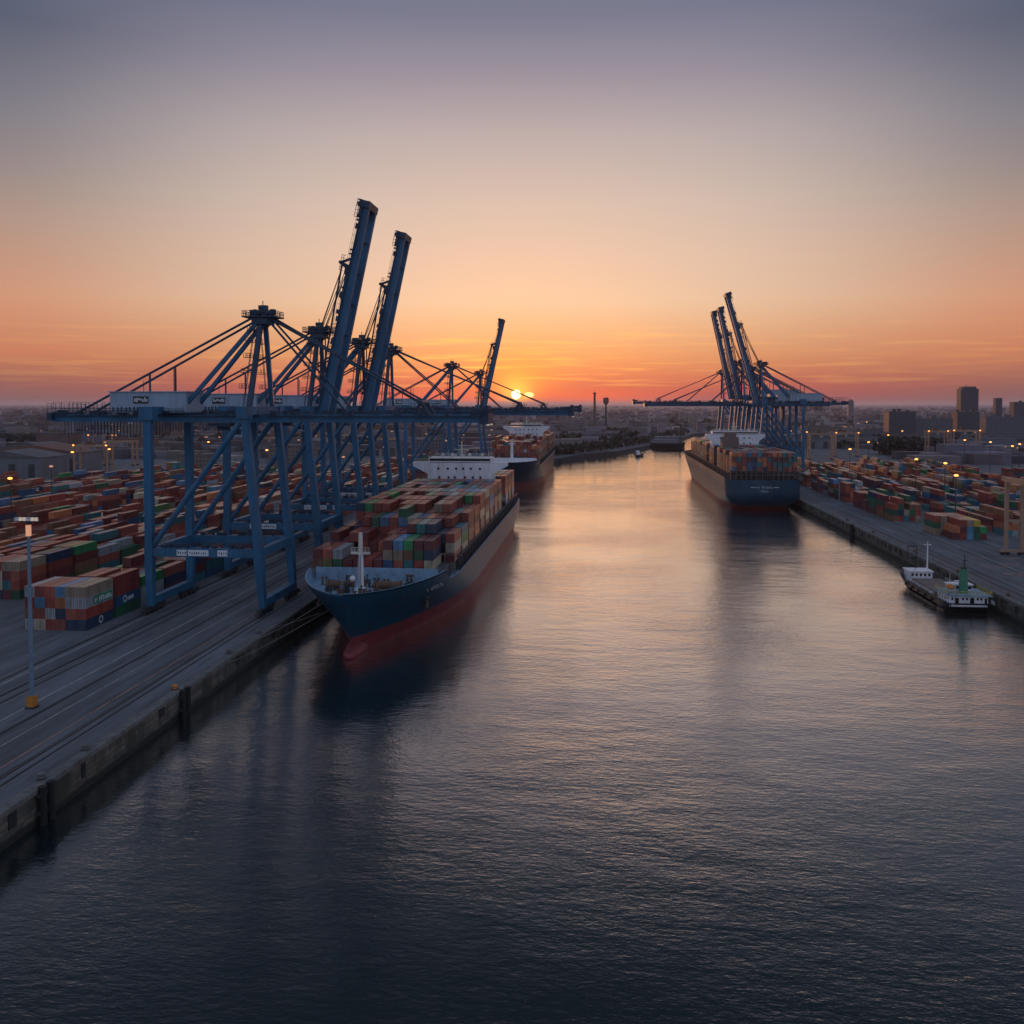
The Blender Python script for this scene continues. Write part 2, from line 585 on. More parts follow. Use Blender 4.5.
ORD = ['zeroth', 'first', 'second', 'third', 'fourth', 'fifth', 'sixth', 'seventh', 'eighth', 'ninth', 'tenth', 'eleventh', 'twelfth',
       'thirteenth', 'fourteenth', 'fifteenth', 'sixteenth', 'seventeenth', 'eighteenth', 'nineteenth', 'twentieth'] + ['twenty-' + w_ for w_ in ('first', 'second', 'third', 'fourth', 'fifth', 'sixth', 'seventh', 'eighth', 'ninth')] + ['thirtieth'] + \
      ['thirty-' + w_ for w_ in ('first', 'second', 'third', 'fourth', 'fifth', 'sixth', 'seventh', 'eighth', 'ninth')]

# ------------------------------------------------------------------ setting: water, land, quays
QL, QR, QZ = -78.3, 112.5, 5.0
w_ = MB()
w_.quad((-60000, -3000, 0), (60000, -3000, 0), (60000, 70000, 0), (-60000, 70000, 0))
tag(w_.build('water', M['water']), kind='structure')

FARL = [(QL, 860), (-40, 905), (-18, 985), (20, 1045), (50, 1150), (88, 1290), (112, 1400), (170, 1680), (690, 2600), (3000, 4600), (60000, 30000)]
FARR = [(QR, 1000), (146, 1080), (180, 1250), (218, 1480), (330, 1750), (800, 2420), (3100, 4300), (60000, 29000)]
LEFT = [(-60000, -2900), (QL, -2900)] + FARL + [(60000, 69900), (-60000, 69900)]
RIGHT = [(QR, -2900), (60000, -2900)] + FARR[::-1]


def on_river(x, y, m=6.0):
    def at_y(pts):
        for (xa, ya), (xb, yb) in zip(pts, pts[1:]):
            if ya <= y <= yb:
                return xa + (xb - xa) * (y - ya) / (yb - ya)
        return pts[0][0] if y < pts[0][1] else pts[-1][0]
    return at_y(FARL) - m < x < at_y(FARR) + m


g = MB()
for poly in (LEFT, RIGHT):
    k = len(g.v)
    g.v += [Vector((x, y, QZ)) for x, y in poly]
    g.face(tuple(range(k, k + len(poly))))
tag(g.build('ground', M['asphalt']), kind='structure')
# earth banks where the masonry ends
g = MB()
for pts in (FARL, FARR[::-1]):
    for (x0, y0), (x1, y1) in zip(pts, pts[1:]):
        d = Vector((x1 - x0, y1 - y0, 0)).normalized()
        nrm = Vector((d.y, -d.x, 0)) * 3.5
        a, bq = Vector((x0, y0, QZ)), Vector((x1, y1, QZ))
        g.quad(a, bq, bq + nrm - Z * 7, a + nrm - Z * 7)
tag(g.build('riverbank', M['bank']), kind='structure')


def quay(x, s, y1, label):
    """s = +1: water lies towards +X"""
    t = thing('quay_wall', label, 'quay wall', (x, 0, 0))
    a = MB()
    a.b2(-0.9, 0.0, -2800, y1, -3, 4.55) if s > 0 else a.b2(0.0, 0.9, -2800, y1, -3, 4.55)
    a.build('wall', M['quay_wall'], t)
    c = MB()
    y = 40.0
    while y < y1:
        yy = min(y + 7.9, y1)
        jit = random.uniform(-.03, .03)
        c.b2(-1.5 if s > 0 else -.28 + jit, .28 + jit if s > 0 else 1.5, y, yy, 4.552, 5.22)
        y += 8.0
    c.build('coping', M['coping'], t)
    e = MB()
    y = 60.0
    while y < min(y1, 700):
        if random.random() < .6:
            e.b2(.01 * s - .12, .01 * s + .12, y, y + random.uniform(.8, 2.4), random.uniform(2.0, 3.0), 4.2)
        y += random.uniform(3, 7)
    e.build('drain_recess', M['line_dark'], t)
    return t


quay(QL, 1, 860, 'stained masonry quay wall along the left bank under the blue cranes')
quay(QR, -1, 1000, 'stained masonry quay wall along the right bank behind the small coaster')


def strip(name, x, w, y0, y1, mat, z):
    a = MB()
    a.b2(x - w / 2, x + w / 2, y0, y1, QZ - .2, QZ + z)
    tag(a.build(name, mat), kind='structure')


for x, w, mt, z in ((-86.0, .9, 'line_dark', .004), (-116.5, .9, 'line_dark', .004), (-97.5, .75, 'line_dark', .004), (-107.6, .6, 'line_dark', .004),
                    (-84.2, .5, 'line_dark', .004), (-110.2, .8, 'line_dark', .004)):
    strip('rail_groove', x, w, 20, 850, M[mt], z)
strip('crane_rail', -86.0, .16, 20, 850, M['rail'], .05)
strip('crane_rail', -116.5, .16, 20, 850, M['rail'], .05)
strip('road_marking', -101.6, .35, 20, 850, M['line_white'], .006)
strip('road_marking', -88.4, .32, 20, 850, M['line_warm'], .006)
strip('road_marking', -114.6, .3, 20, 850, M['line_white'], .006)
strip('road_marking', -94.0, .22, 20, 850, M['line_white'], .006)
for x, w, mt, z in ((118.4, .9, 'line_dark', .004), (121.4, .5, 'line_dark', .004), (133.6, .5, 'line_dark', .004), (148.6, .8, 'line_dark', .004)):
    strip('rail_groove', x, w, 100, 990, M[mt], z)
strip('crane_rail', 118.4, .16, 100, 990, M['rail'], .05)
strip('crane_rail', 148.6, .16, 100, 990, M['rail'], .05)
strip('road_marking', 116.2, .3, 100, 990, M['line_warm'], .006)
strip('road_marking', 135.2, .3, 100, 990, M['line_white'], .006)
for x, y, w_2, l in ((128, 300, 1.6, 7), (131, 296, 1.8, 5), (126, 312, 1.2, 9), (136, 318, 1.5, 5), (139, 330, 1.4, 8), (129, 330, 1.0, 6)):
    a = MB()
    a.b2(x, x + l, y, y + w_2, QZ - .2, QZ + .005)
    tag(a.build('road_marking', M['line_warm']), kind='structure')

# ------------------------------------------------------------------ ship-to-shore gantry cranes
# local axes: +x over the water, y along the rail, z up from the quay; water-side rail at x = 0
HB, LS, GZ = 11.5, -29.9, 51.2       # half base, land-side rail, girder top
GY = 4.0                             # half gauge of the twin girders


def crane(boom_up, blen, label, lean=77.0):
    t = thing('gantry_crane', label, 'gantry crane')
    blue, dark, rope = M['crane_blue'], M['crane_dark'], M['rope']
    for x in (0, LS):
        for s in (-1, 1):
            a = MB()                                     # bogies
            a.box(x, s * 9.5, 1.75, 1.3, 9.6, .7)
            for k in (-1, 1):
                a.box(x, s * 9.5 + k * 2.5, 1.15, 1.1, 4.2, .6)
                for q in (-1, 1):
                    y = s * 9.5 + k * 2.5 + q * 1.15
                    a.tube((x - .35, y, .5), (x + .35, y, .5), .5, n=10)
                    a.box(x, y, .95, .9, 1.2, .3)
            a.box(x, s * 15.1, 1.0, 1.2, .8, .9)
            a.build('bogie', M['steel'], t)
    for s in (-1, 1):
        a = MB()                                         # land-side leg
        a.beam((LS, s * HB, 1.9), (LS, s * HB, 17), 1.7, 1.7, w1=2.2, h1=2.0)
        a.beam((LS, s * HB, 16.9), (LS, s * HB, GZ + 1.6), 1.95, 1.8)
        a.box(LS, s * HB, GZ + .4, 3.6, 3.0, 3.4)
        a.build('leg', blue, t)
        a = MB()                                         # water-side leg
        a.beam((0, s * HB, 1.9), (-.9, s * HB, 15), 1.6, 1.5, w1=3.3, h1=1.9)
        a.beam((-.8, s * HB, 14.8), (-4.4, s * HB, GZ + 1.6), 2.4, 1.9, w1=1.8, h1=1.8)
        a.box(-4.4, s * HB, GZ + .6, 3.2, 3.0, 3.0)
        a.build('leg', blue, t)
    for x, xt in ((0, -.9), (LS, LS)):
        a = MB()
        a.b2(x - .9, x + .9, -HB, HB, 2.3, 4.3)
        a.build('sill_beam', blue, t)
        a = MB()
        a.b2(xt - .85, xt + .85, -HB, HB, 15.05, 17.15)
        a.build('tie_beam', blue, t)
    for s in (-1, 1):
        a = MB()
        a.b2(LS + 1, -1.6, s * HB - .8, s * HB + .8, 14.9, 17.1)
        o = a.build('portal_beam', blue, t)
        r_ = MB()
        r_.railing((LS + 1.5, s * HB - .75, 17.1), (-2.4, s * HB - .75, 17.1))
        r_.railing((LS + 1.5, s * HB + .75, 17.1), (-2.4, s * HB + .75, 17.1))
        for q in range(14):
            r_.box(random.uniform(LS + 3, -4), s * HB + random.uniform(-.5, .5), 17.5, random.uniform(.5, 1.6), .6, random.uniform(.5, 1.4))
        r_.build('walkway', dark, o)
        a = MB()
        a.tube((LS, s * HB, 16.4), (-4.6, s * HB, GZ - .6), .75, n=10)
        a.build('brace', blue, t)
    for k, (x, w) in enumerate(((-21, 2.6), (-16.6, 5.4), (-10.2, 2.6))):
        a = MB()
        a.box(x, -HB - .92, 16.0, w, .16, 1.5)
        for q in range(int(w * 1.6)):
            a.box(x - w / 2 + .5 + q * .6, -HB - 1.01, 16.0 + random.uniform(-.12, .12), random.uniform(.18, .38), .03, random.uniform(.35, .7), 1)
        a.build('sign_board', [M['sign_white'], M['steel']], t)
    for x in (LS, -4.4):                                 # cross heads
        a = MB()
        a.b2(x - 1.1, x + 1.1, -HB, HB, GZ + .05, GZ + 2.1)
        a.build('cross_head', blue, t)
    for s in (-1, 1):
        a = MB()
        a.b2(-59.5, -2.6, s * GY - .75, s * GY + .75, GZ - 2.0, GZ)
        o = a.build('girder', blue, t)
        r_ = MB()
        r_.b2(-59, -3, s * (GY + .78), s * (GY + 1.7), GZ - .35, GZ - .2)
        r_.railing((-59, s * (GY + 1.65), GZ - .2), (-3, s * (GY + 1.65), GZ - .2))
        for q in range(26):
            r_.box(random.uniform(-60, -6), s * (GY + random.uniform(.2, 1.2)), GZ + .4, random.uniform(.4, 2.2), .6, random.uniform(.5, 1.6))
        r_.build('walkway', dark, o)
        a = MB()                                         # festoon loops under the back reach
        for q in range(30):
            x = -58 + q * .92
            a.b2(x, x + .16, s * (GY - 1.4) - .05, s * (GY - 1.4) + .05, GZ - 4.8 - random.uniform(0, 1.6), GZ - 1.9)
        a.build('festoon', dark, t)
    for x in range(-56, -6, 8):
        a = MB()
        a.b2(x - .3, x + .3, -GY + .76, GY - .76, GZ - 1.3, GZ - .5)
        a.build('cross_tie', dark, t)
    a = MB()
    a.b2(-60.9, -59.51, -GY - 2, GY + 2, GZ - 1.6, GZ + .5)
    for s in (-1, 1):
        a.railing((-60.8, s * (GY + 1.9), GZ + .5), (-50, s * (GY + 1.9), GZ + .3), h=2.4, step=1.2)
        a.railing((-59.9, s * (GY + .6), GZ + .1), (-46, s * (GY + .6), GZ + .1), h=3.2, step=2.2)
    a.build('back_end_frame', dark, t)
    # machinery house
    a = MB()
    a.b2(-43.6, -22.6, -5.3, 5.3, GZ + .55, GZ + 5.9)
    a.b2(-43.9, -22.3, -5.6, 5.6, GZ + 5.9, GZ + 6.15)
    h = a.build('machinery_house', M['house_white'], t)
    a = MB()
    a.box(-35, -5.38, GZ + 3.9, 4.2, .12, 1.9)
    for q in range(7):
        a.box(-36.6 + q * .55, -5.46, GZ + 3.9 + random.uniform(-.2, .2), .35, .04, random.uniform(.5, 1.1), 1)
    a.build('sign_board', [M['glass_dark'], M['sign_white']], h)
    a = MB()
    for q in range(9):
        a.box(-42.5 + q * 1.1 + random.uniform(-.2, .2), -5.36, GZ + 1.4, .45, .1, random.uniform(.8, 1.4))
    a.b2(-43, -23, -6.3, -5.32, GZ + .35, GZ + .5)
    a.railing((-43, -6.25, GZ + .5), (-23, -6.25, GZ + .5))
    a.tube((-26.5, -4, GZ + 6.1), (-26.5, -4, GZ + 12), .12, n=6)
    a.tube((-38, 2, GZ + 6.1), (-38, 2, GZ + 9), .1, n=6)
    a.build('house_fittings', dark, h)
    # pylon
    AX, AZ = -3.6, 77.5
    for s in (-1, 1):
        a = MB()
        a.beam((-4.4, s * 8.2, GZ + 2), (AX, s * 1.6, AZ - 2), 1.15, 1.15)
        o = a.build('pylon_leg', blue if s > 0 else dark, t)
        a = MB()
        p, q = Vector((-5.9, s * 8.4, GZ + 2)), Vector((-5.1, s * 1.8, AZ - 2))
        for k in (-.35, .35):
            a.beam(p + Vector((0, k, 0)), q + Vector((0, k, 0)), .12, .12)
        for i in range(24):
            c = p.lerp(q, i / 24)
            a.box(c.x, c.y, c.z, .12, .8, .1)
        for i in (.22, .4, .58, .76, .9):
            c = p.lerp(q, i)
            a.box(c.x - .6, c.y, c.z, 2.0, 1.8, .15)
            a.railing((c.x - 1.5, c.y - .8, c.z), (c.x + .4, c.y - .8, c.z), step=.9)
            a.railing((c.x - 1.5, c.y + .8, c.z), (c.x + .4, c.y + .8, c.z), step=.9)
        a.build('ladder', dark, o)
        a = MB()
        a.beam((AX - 1, s * 2, AZ - 2.2), (-25.5, s * GY, GZ + .2), 1.0, 1.0)
        a.build('back_strut', blue, t)
        a = MB()
        a.tube((AX - 1.5, s * 2.2, AZ - .6), (-54, s * GY, GZ + .2), .32, n=6)
        for xx in (-33.5, -29.5):
            f = (xx - (AX - 1.5)) / (-54 - (AX - 1.5))
            zt = (AZ - .6) + f * (GZ + .2 - AZ + .6)
            yt = s * (2.2 + f * (GY - 2.2))
            if (xx < -30) == (s < 0):
                a.beam((xx, yt, GZ), (xx, yt, zt), .4, .4)
        a.build('back_stay', dark, t)
    a = MB()
    a.box(AX, 0, AZ - 1.7, 4.2, 5.6, 1.6)
    a.beam((AX - 2.6, 0, AZ - .9), (AX, 0, AZ - 3.6), 3.4, .5)
    a.beam((AX + 2.6, 0, AZ - .9), (AX, 0, AZ - 3.6), 3.4, .5)
    a.box(AX, 0, AZ - .6, 9.0, 7.0, .35)
    for s in (-1, 1):
        a.railing((AX - 4.4, s * 3.4, AZ - .4), (AX + 4.4, s * 3.4, AZ - .4), h=1.3, step=1.1, r=.12)
        a.railing((AX + s * 4.4, -3.4, AZ - .4), (AX + s * 4.4, 3.4, AZ - .4), h=1.3, step=1.1, r=.12)
        a.tube((AX + s * 1.2, -2.8, AZ + .5), (AX + s * 1.2, 2.8, AZ + .5), .85, n=10)
    a.box(AX - 3, 1, AZ + .6, 1.6, 1.6, 1.8)
    a.box(AX + .3, -.5, AZ + 1.9, 2.2, 1.6, 1.2)
    a.box(AX + 2.4, .8, AZ + .9, 1.2, 1.6, 1.4)
    a.tube((AX, 0, AZ), (AX, 0, AZ + 3.8), .12, n=6)
    a.build('pylon_head', dark, t)
    # trolley and operator cab below the girders
    a = MB()
    a.b2(-17.5, -11.5, -GY + .2, GY - .2, GZ - 3.1, GZ - 2.3)
    a.b2(-16, -13, -1.5, 1.5, GZ - 4.2, GZ - 3.1)
    o = a.build('trolley', dark, t)
    a = MB()
    a.b2(-11.4, -8.4, -3.4, -.8, GZ - 5.9, GZ - 3.2)
    a.b2(-8.39, -8.3, -3.2, -1.0, GZ - 5.6, GZ - 3.7, 1)
    a.b2(-11.2, -8.6, -3.49, -3.41, GZ - 5.2, GZ - 3.8, 1)
    a.build('operator_cab', [M['house_white'], M['glass_dark']], o)
    # boom, modelled lowered and then swung up about its hinge
    hinge = Vector((-2.4, 0, GZ - .6))
    X = Matrix.Translation(hinge) @ Matrix.Rotation(R(-lean), 4, 'Y') @ Matrix.Translation(-hinge) if boom_up else Matrix.Identity(4)
    L = blen
    for s in (-1, 1):
        a = MB()
        if boom_up:
            a.beam((-2.4, s * GY, GZ - 1.4), (L, s * GY, GZ - 1.0), 1.7, 3.3, w1=1.5, h1=2.5)
        else:
            a.b2(-2.5, L, s * GY - .75, s * GY + .75, GZ - 2.0, GZ)
        o = a.transform(X).build('boom_beam', blue, t)
        r_ = MB()
        r_.b2(-1, L - 1, s * (GY + .9), s * (GY + 1.8), GZ - .4, GZ - .25)
        r_.railing((-1, s * (GY + 1.75), GZ - .25), (L - 1, s * (GY + 1.75), GZ - .25), step=2.4)
        for q in range(20):
            r_.box(random.uniform(0, L - 3), s * (GY + random.uniform(.2, 1.3)), GZ + .45, random.uniform(.4, 1.8), .5, random.uniform(.5, 1.3))
        r_.transform(X).build('walkway', dark, o)
    k = 4.0
    while k < L - 4:
        a = MB()
        a.b2(k - .25, k + .25, -GY + .7, GY - .7, GZ - 1.5, GZ - .6)
        a.transform(X).build('cross_tie', dark, t)
        k += 10
    a = MB()
    a.b2(L - 1.6, L + .6, -GY - 1.4, GY + 1.4, GZ - 2.3, GZ + .4)
    a.box(L - 2.0, 0, GZ + 1.0, 3.4, 4.5, 1.3)
    for s in (-1, 1):
        a.railing((L - 5, s * (GY + 1.7), GZ), (L + .6, s * (GY + 1.7), GZ), h=1.6, step=1.0, r=.14)
        a.tube((L - .3, s * 2 - .6, GZ + 1.6), (L - .3, s * 2 + .6, GZ + 1.6), .9, n=10)
    a.railing((L + .5, -GY - 1.7, GZ), (L + .5, GY + 1.7, GZ), h=1.5, step=1.0, r=.14)
    a.transform(X).build('boom_tip', dark, t)
    xs = L * .70                                         # stay anchor with sheaves
    a = MB()
    for s in (-1, 1):
        a.beam((xs - 2, s * GY, GZ - .2), (xs, s * GY, GZ + 3.2), .7, .7)
        a.beam((xs + 2, s * GY, GZ - .2), (xs, s * GY, GZ + 3.2), .7, .7)
        a.railing((xs - 2.4, s * (GY + 1), GZ + 1.6), (xs + 2.4, s * (GY + 1), GZ + 1.6), h=1.3, step=.9, r=.13)
    a.tube((xs, -GY - .6, GZ + 3.2), (xs, GY + .6, GZ + 3.2), .55, n=8)
    a.transform(X).build('stay_anchor', dark, t)
    top = Vector((AX + 1.2, 0, AZ + .3))
    if boom_up:
        for s in (-1, 1):
            for d_, yy in ((0, 2.0), (-2.2, 2.9), (-5.5, 1.2)):
                a = MB()
                a.tube((top.x, s * yy, top.z), X @ Vector((xs + d_, s * yy, GZ + 2.9)), .13, n=5)
                a.build('hoist_rope', rope, t)
            a = MB()                                     # folded fore stays lying along the boom
            p, q, r2 = X @ Vector((6, s * 3, GZ + 1.4)), X @ Vector((L * .42, s * 3, GZ + 2.2)), X @ Vector((xs, s * 3, GZ + 3.0))
            a.tube((top.x, s * 2.4, top.z - 1.5), p, .22, n=6)
            a.tube(p, q, .3, n=6)
            a.tube(q, r2, .3, n=6)
            for i in range(18):
                c = p.lerp(q, i / 18)
                a.beam(c, c + Vector((1.4, 0, .2)), .16, .16)
            a.build('fore_stay', dark, t)
    else:
        for s in (-1, 1):
            for xe in (xs, L * .36):
                a = MB()
                a.tube((top.x, s * 2.3, top.z - .6), (xe, s * GY, GZ + (3.2 if xe == xs else .3)), .3, n=6)
                a.build('fore_stay', dark, t)
            a = MB()
            a.tube((top.x, s * 1.0, top.z), (xs - 1, s * 1.6, GZ + 3), .12, n=5)
            a.build('hoist_rope', rope, t)
    if not boom_up:
        for s in (-1, 1):
            a = MB()
            a.box(L + .3, s * 3.6, GZ - 2.55, .7, .9, .4)
            a.build('boom_lamp', M['lamp_white'], t)
    return t


GL = 'ship loading cranes on the left quay'
GR = 'ship loading cranes on the right quay'
cA = crane(False, 56.5, 'nearest blue gantry crane on left quay, lowered boom level over the blue ship')
cA.location = (-85.3, 233.5, QZ)
cA['group'] = GL
cB = crane(True, 65.5, 'blue gantry crane whose raised boom stands tallest in the harbour')
cR = crane(True, 75.5, 'gantry crane with tallest raised boom nearest us on right quay', 73.5)
cD = crane(False, 74.5, 'blue gantry crane with long lowered boom behind two raised booms on left quay')


def put(src, label, x, y, rz, sc, group):
    o = src if not src.get('placed') else copy_tree(src)
    src['placed'] = 1
    o.location = (x, y, QZ)
    o.rotation_euler = (0, 0, rz)
    o.scale = (sc,) * 3
    o['label'] = label
    o['group'] = group
    return o


put(cB, 'blue gantry crane whose raised boom stands tallest in the harbour', -86, 284, 0, 1.0, GL)
put(cB, 'blue gantry crane with raised boom standing just behind the tallest one', -86, 336, 0, 1.0, GL)
put(cD, 'blue gantry crane with long lowered boom behind two raised booms on left quay', -86, 383, 0, 1.0, GL)
put(cD, 'hazy gantry crane with lowered boom beyond the blue ship\'s white bridge', -86, 545, 0, 1.0, GL)
put(cB, 'distant gantry crane with single raised boom just left of the sun', -86, 678, 0, 1.0, GL)
put(cR, 'gantry crane with tallest raised boom nearest us on right quay', 114.7, 688, math.pi, 1.08, GR)
put(cD, 'gantry crane with lowered boom reaching over the moored ship on right quay', 114.7, 733, math.pi, 1.06, GR)
put(cB, 'middle raised boom gantry crane on the right quay', 114.7, 778, math.pi, 1.15, GR)
put(cB, 'leftmost and lowest raised boom gantry crane on the right quay', 114.7, 822, math.pi, 1.16, GR)
put(cD, 'farthest gantry crane on right quay, lowered boom behind the raised booms', 114.7, 905, math.pi, 1.1, GR)
for o in S.objects:
    if 'placed' in o:
        del o['placed']

# ------------------------------------------------------------------ ships


def lerp(a, b, f):
    return a + (b - a) * f


def clamp(x, a=0.0, b=1.0):
    return max(a, min(b, x))


class Hull:
    def __init__(s, L, B, D, Df, boot=3.4, fine=80, full=34, rake=9, depth=-2.5, fore_at=.2):
        s.L, s.B, s.D, s.Df, s.boot, s.fine, s.full, s.rake, s.depth, s.fore_at = L, B, D, Df, boot, fine, full, rake, depth, fore_at

    def ystem(s, z):
        return s.L - s.rake * (1 - clamp(z / s.Df)) ** 1.25

    def yb(s, z):
        f = clamp(z / s.Df)
        return s.L - lerp(s.fine, s.full, f * f * (3 - 2 * f))

    def ystern(s, z):
        return (6 - z) * 1.1 if z < 6 else 0.0

    def pt(s, st, z):
        kind, v = st
        f = clamp(z / s.Df)
        if kind == 'm':
            y = lerp(s.ystern(z), s.yb(z), v)
            hb = s.B / 2
            ys = .16 * s.L
            if y < ys:
                u = (ys - y) / ys
                k = clamp((z + 1) / 7)
                hb *= 1 - (1 - k) * .55 * u ** 1.4 - .05 * u * u
            return hb, y
        y = lerp(s.yb(z), s.ystem(z), v)
        p = lerp(1.65, 2.35, f)
        q = lerp(1.0, .60, f)
        return s.B / 2 * max(0.0, 1 - v ** p) ** q, y

    def top(s, st):
        if st[0] == 'm':
            return s.D
        f = clamp((st[1] - s.fore_at) / .06)
        return lerp(s.D, s.Df, f)

    def deck(s, st):
        if st[0] == 'm':
            return s.D - 1.1
        return lerp(s.D - 1.1, s.Df - 2.9, clamp((st[1] - s.fore_at) / .06))

    def build(s, name, parent, side, inner, deckm, bulb=True, boot=None):
        a = MB()
        st = [('m', i / 12) for i in range(13)] + [('b', u) for u in sorted({.06, .12, .18, .24, s.fore_at, s.fore_at + .06, .46, .52, .58, .66, .73, .8, .86, .91, .95, .975, .99, 1.0})]
        lev = [s.depth, -.3, 1.2, s.boot, s.boot + .01, lerp(s.boot, s.D, .3), lerp(s.boot, s.D, .55), lerp(s.boot, s.D, .8), s.D - .4, lerp(s.D, s.Df, .25), lerp(s.D, s.Df, .5), lerp(s.D, s.Df, .75), None]
        nl = len(lev)
        for sg in (1, -1):
            k0 = len(a.v)
            for q in st:
                for z in lev:
                    zz = s.top(q) if z is None else min(z, s.top(q) - .03 * (nl - lev.index(z)))
                    hb, y = s.pt(q, zz)
                    a.v.append(Vector((sg * hb, y, zz)))
            for i in range(len(st) - 1):
                for j in range(nl - 1):
                    A = k0 + i * nl + j
                    f = (A, A + nl, A + nl + 1, A + 1)
                    a.face(f if sg > 0 else f[::-1], 1 if j < 3 else 0)
            if sg > 0:
                kp = k0
        for j in range(nl - 1):
            a.face((kp + j + 1, kp + j, k0 + j, k0 + j + 1)[::-1], 1 if j < 3 else 0)
        # inner bulwark and deck
        kin = []
        for sg in (1, -1):
            k1 = len(a.v)
            kin.append(k1)
            for q in st:
                zt, zd = s.top(q), s.deck(q)
                hb, y = s.pt(q, zt)
                hi = max(0.0, hb - .4)
                yy = y - (.35 if q == ('b', 1.0) else 0)
                hd, yd = s.pt(q, zd)
                hd = max(0.0, min(hi, hd - .45))
                a.v += [Vector((sg * hi, yy, zt)), Vector((sg * hd, min(yy, yd - .3) if q[0] == 'b' else yy, zd))]
            src = kp if sg > 0 else k0
            for i in range(len(st) - 1):
                o1, o2 = src + i * nl + nl - 1, src + (i + 1) * nl + nl - 1
                i1, i2 = k1 + 2 * i, k1 + 2 * i + 2
                a.face((o1, o2, i2, i1), 2)
                a.face((i1, i2, i2 + 1, i1 + 1), 2)
        for i in range(len(st) - 1):
            p1, p2 = kin[0] + 2 * i + 1, kin[1] + 2 * i + 1
            a.face((p1, p1 + 2, p2 + 2, p2), 3 if st[i][0] == 'm' else 2)
        if bulb:
            a.ell((0, s.L - s.rake - 2.0, .55), 2.2, 8.6, 2.1, 1, 16, 14)
        o = a.build(name, [side, boot or M['boot_red'], inner, deckm], parent)
        me = o.data
        for p in me.polygons:
            p.use_smooth = p.material_index in (0, 1)
        return o


def superstructure(parent, y0, y1, w, z0, z1, wing, face, mat):
    """face = -1: the bridge windows look towards local -y"""
    a = MB()
    a.b2(-w / 2, w / 2, y0, y1, z0, z1)
    n = len(a.v)
    yc = y0 + 2.2 if face < 0 else y1 - 2.2
    for s in (-1, 1):                                    # bridge wings with sloping brackets
        prof = [(w / 2 - .3, z1 - 4.8), (wing / 2, z1 - 1.3), (wing / 2, z1 + .25), (w / 2 - .3, z1 + .25)]
        k = len(a.v)
        for yy in (yc - 2, yc + 2):
            for px_, pz in prof:
                a.v.append(Vector((s * px_, yy, pz)))
        for i in range(4):
            j = (i + 1) % 4
            f = (k + i, k + j, k + 4 + j, k + 4 + i)
            a.face(f if s > 0 else f[::-1])
        a.face((k + 3, k + 2, k + 1, k))
        a.face((k + 4, k + 5, k + 6, k + 7))
    a.b2(-w / 2 + .4, w / 2 - .4, y0 + .5, y1 - .5, z1 + .26, z1 + 2.1)
    root = a.build('superstructure', mat, parent)
    yf = y0 if face < 0 else y1
    a = MB()
    a.box(0, (yf + .5 if face < 0 else yf - .5), z1 + 1.25, w - 1.6, .16, 1.0)
    a.build('bridge_window', M['glass_dark'], root)
    for zz in (z1 - 2.4, z1 - 6.0, z1 - 9.4):
        if zz < z0 + 1.5:
            continue
        for k in range(6):
            a = MB()
            a.box((k - 2.5) * w * .125 + random.uniform(-.5, .5), yf, zz, .85, .14, .95)
            a.build('window', M['glass_dark'], root)
    a = MB()
    a.railing((-wing / 2, yc - 2, z1 + .25), (wing / 2, yc - 2, z1 + .25), h=1.2, step=1.4)
    a.railing((-w / 2 + .4, y0 + .5, z1 + 2.1), (w / 2 - .4, y0 + .5, z1 + 2.1), h=1.2, step=1.2)
    a.railing((-w / 2 + .4, y1 - .5, z1 + 2.1), (w / 2 - .4, y1 - .5, z1 + 2.1), h=1.2, step=1.2)
    a.build('railing', M['mast_cream'], root)
    a = MB()
    ym = (y0 + y1) / 2
    a.tube((0, ym, z1 + 2.1), (0, ym, z1 + 9), .4, .22)
    a.box(0, ym, z1 + 5.2, 5.5, .4, .35)
    a.box(0, ym, z1 + 7.0, 3.2, .35, .3)
    a.box(0, ym - .8, z1 + 4.2, 3.4, .25, .4)
    for x in (-w * .32, w * .3, -w * .12, w * .15):
        a.ell((x, ym, z1 + 3.0), .7, .7, .85, 0, 8, 6)
    for x in (-w * .42, w * .41, w * .22, -w * .22):
        a.tube((x, ym - 1, z1 + 2.1), (x, ym - 1, z1 + random.uniform(4, 6)), .09, n=5)
    a.build('radar_mast', M['mast_cream'], root)
    return root


BOXES = []      # every container: dict(x, y, z, l, w, h, color, where, rank)
PAL = {'rust red': (0.27, 0.045, 0.03), 'brick red': (0.33, 0.078, 0.05), 'maroon': (0.14, 0.024, 0.026), 'brown': (0.20, 0.088, 0.048),
       'orange': (0.46, 0.14, 0.05), 'blue': (0.02, 0.10, 0.21), 'navy': (0.014, 0.034, 0.08), 'teal': (0.02, 0.15, 0.17),
       'dark green': (0.015, 0.095, 0.045), 'green': (0.02, 0.21, 0.07), 'grey': (0.32, 0.33, 0.34), 'cream': (0.42, 0.35, 0.26),
       'light blue': (0.07, 0.19, 0.34), 'beige': (0.28, 0.21, 0.15), 'olive': (0.14, 0.12, 0.035), 'yellow': (0.45, 0.33, 0.03)}
MIX = ['rust red'] * 9 + ['brick red'] * 7 + ['maroon'] * 6 + ['brown'] * 2 + ['teal', 'teal', 'dark green', 'cream'] + ['orange'] * 2 + ['blue'] * 3 + ['navy'] * 3 + ['teal'] * 4 + \
      ['dark green'] * 2 + ['grey'] * 2 + ['cream', 'beige', 'light blue', 'green']
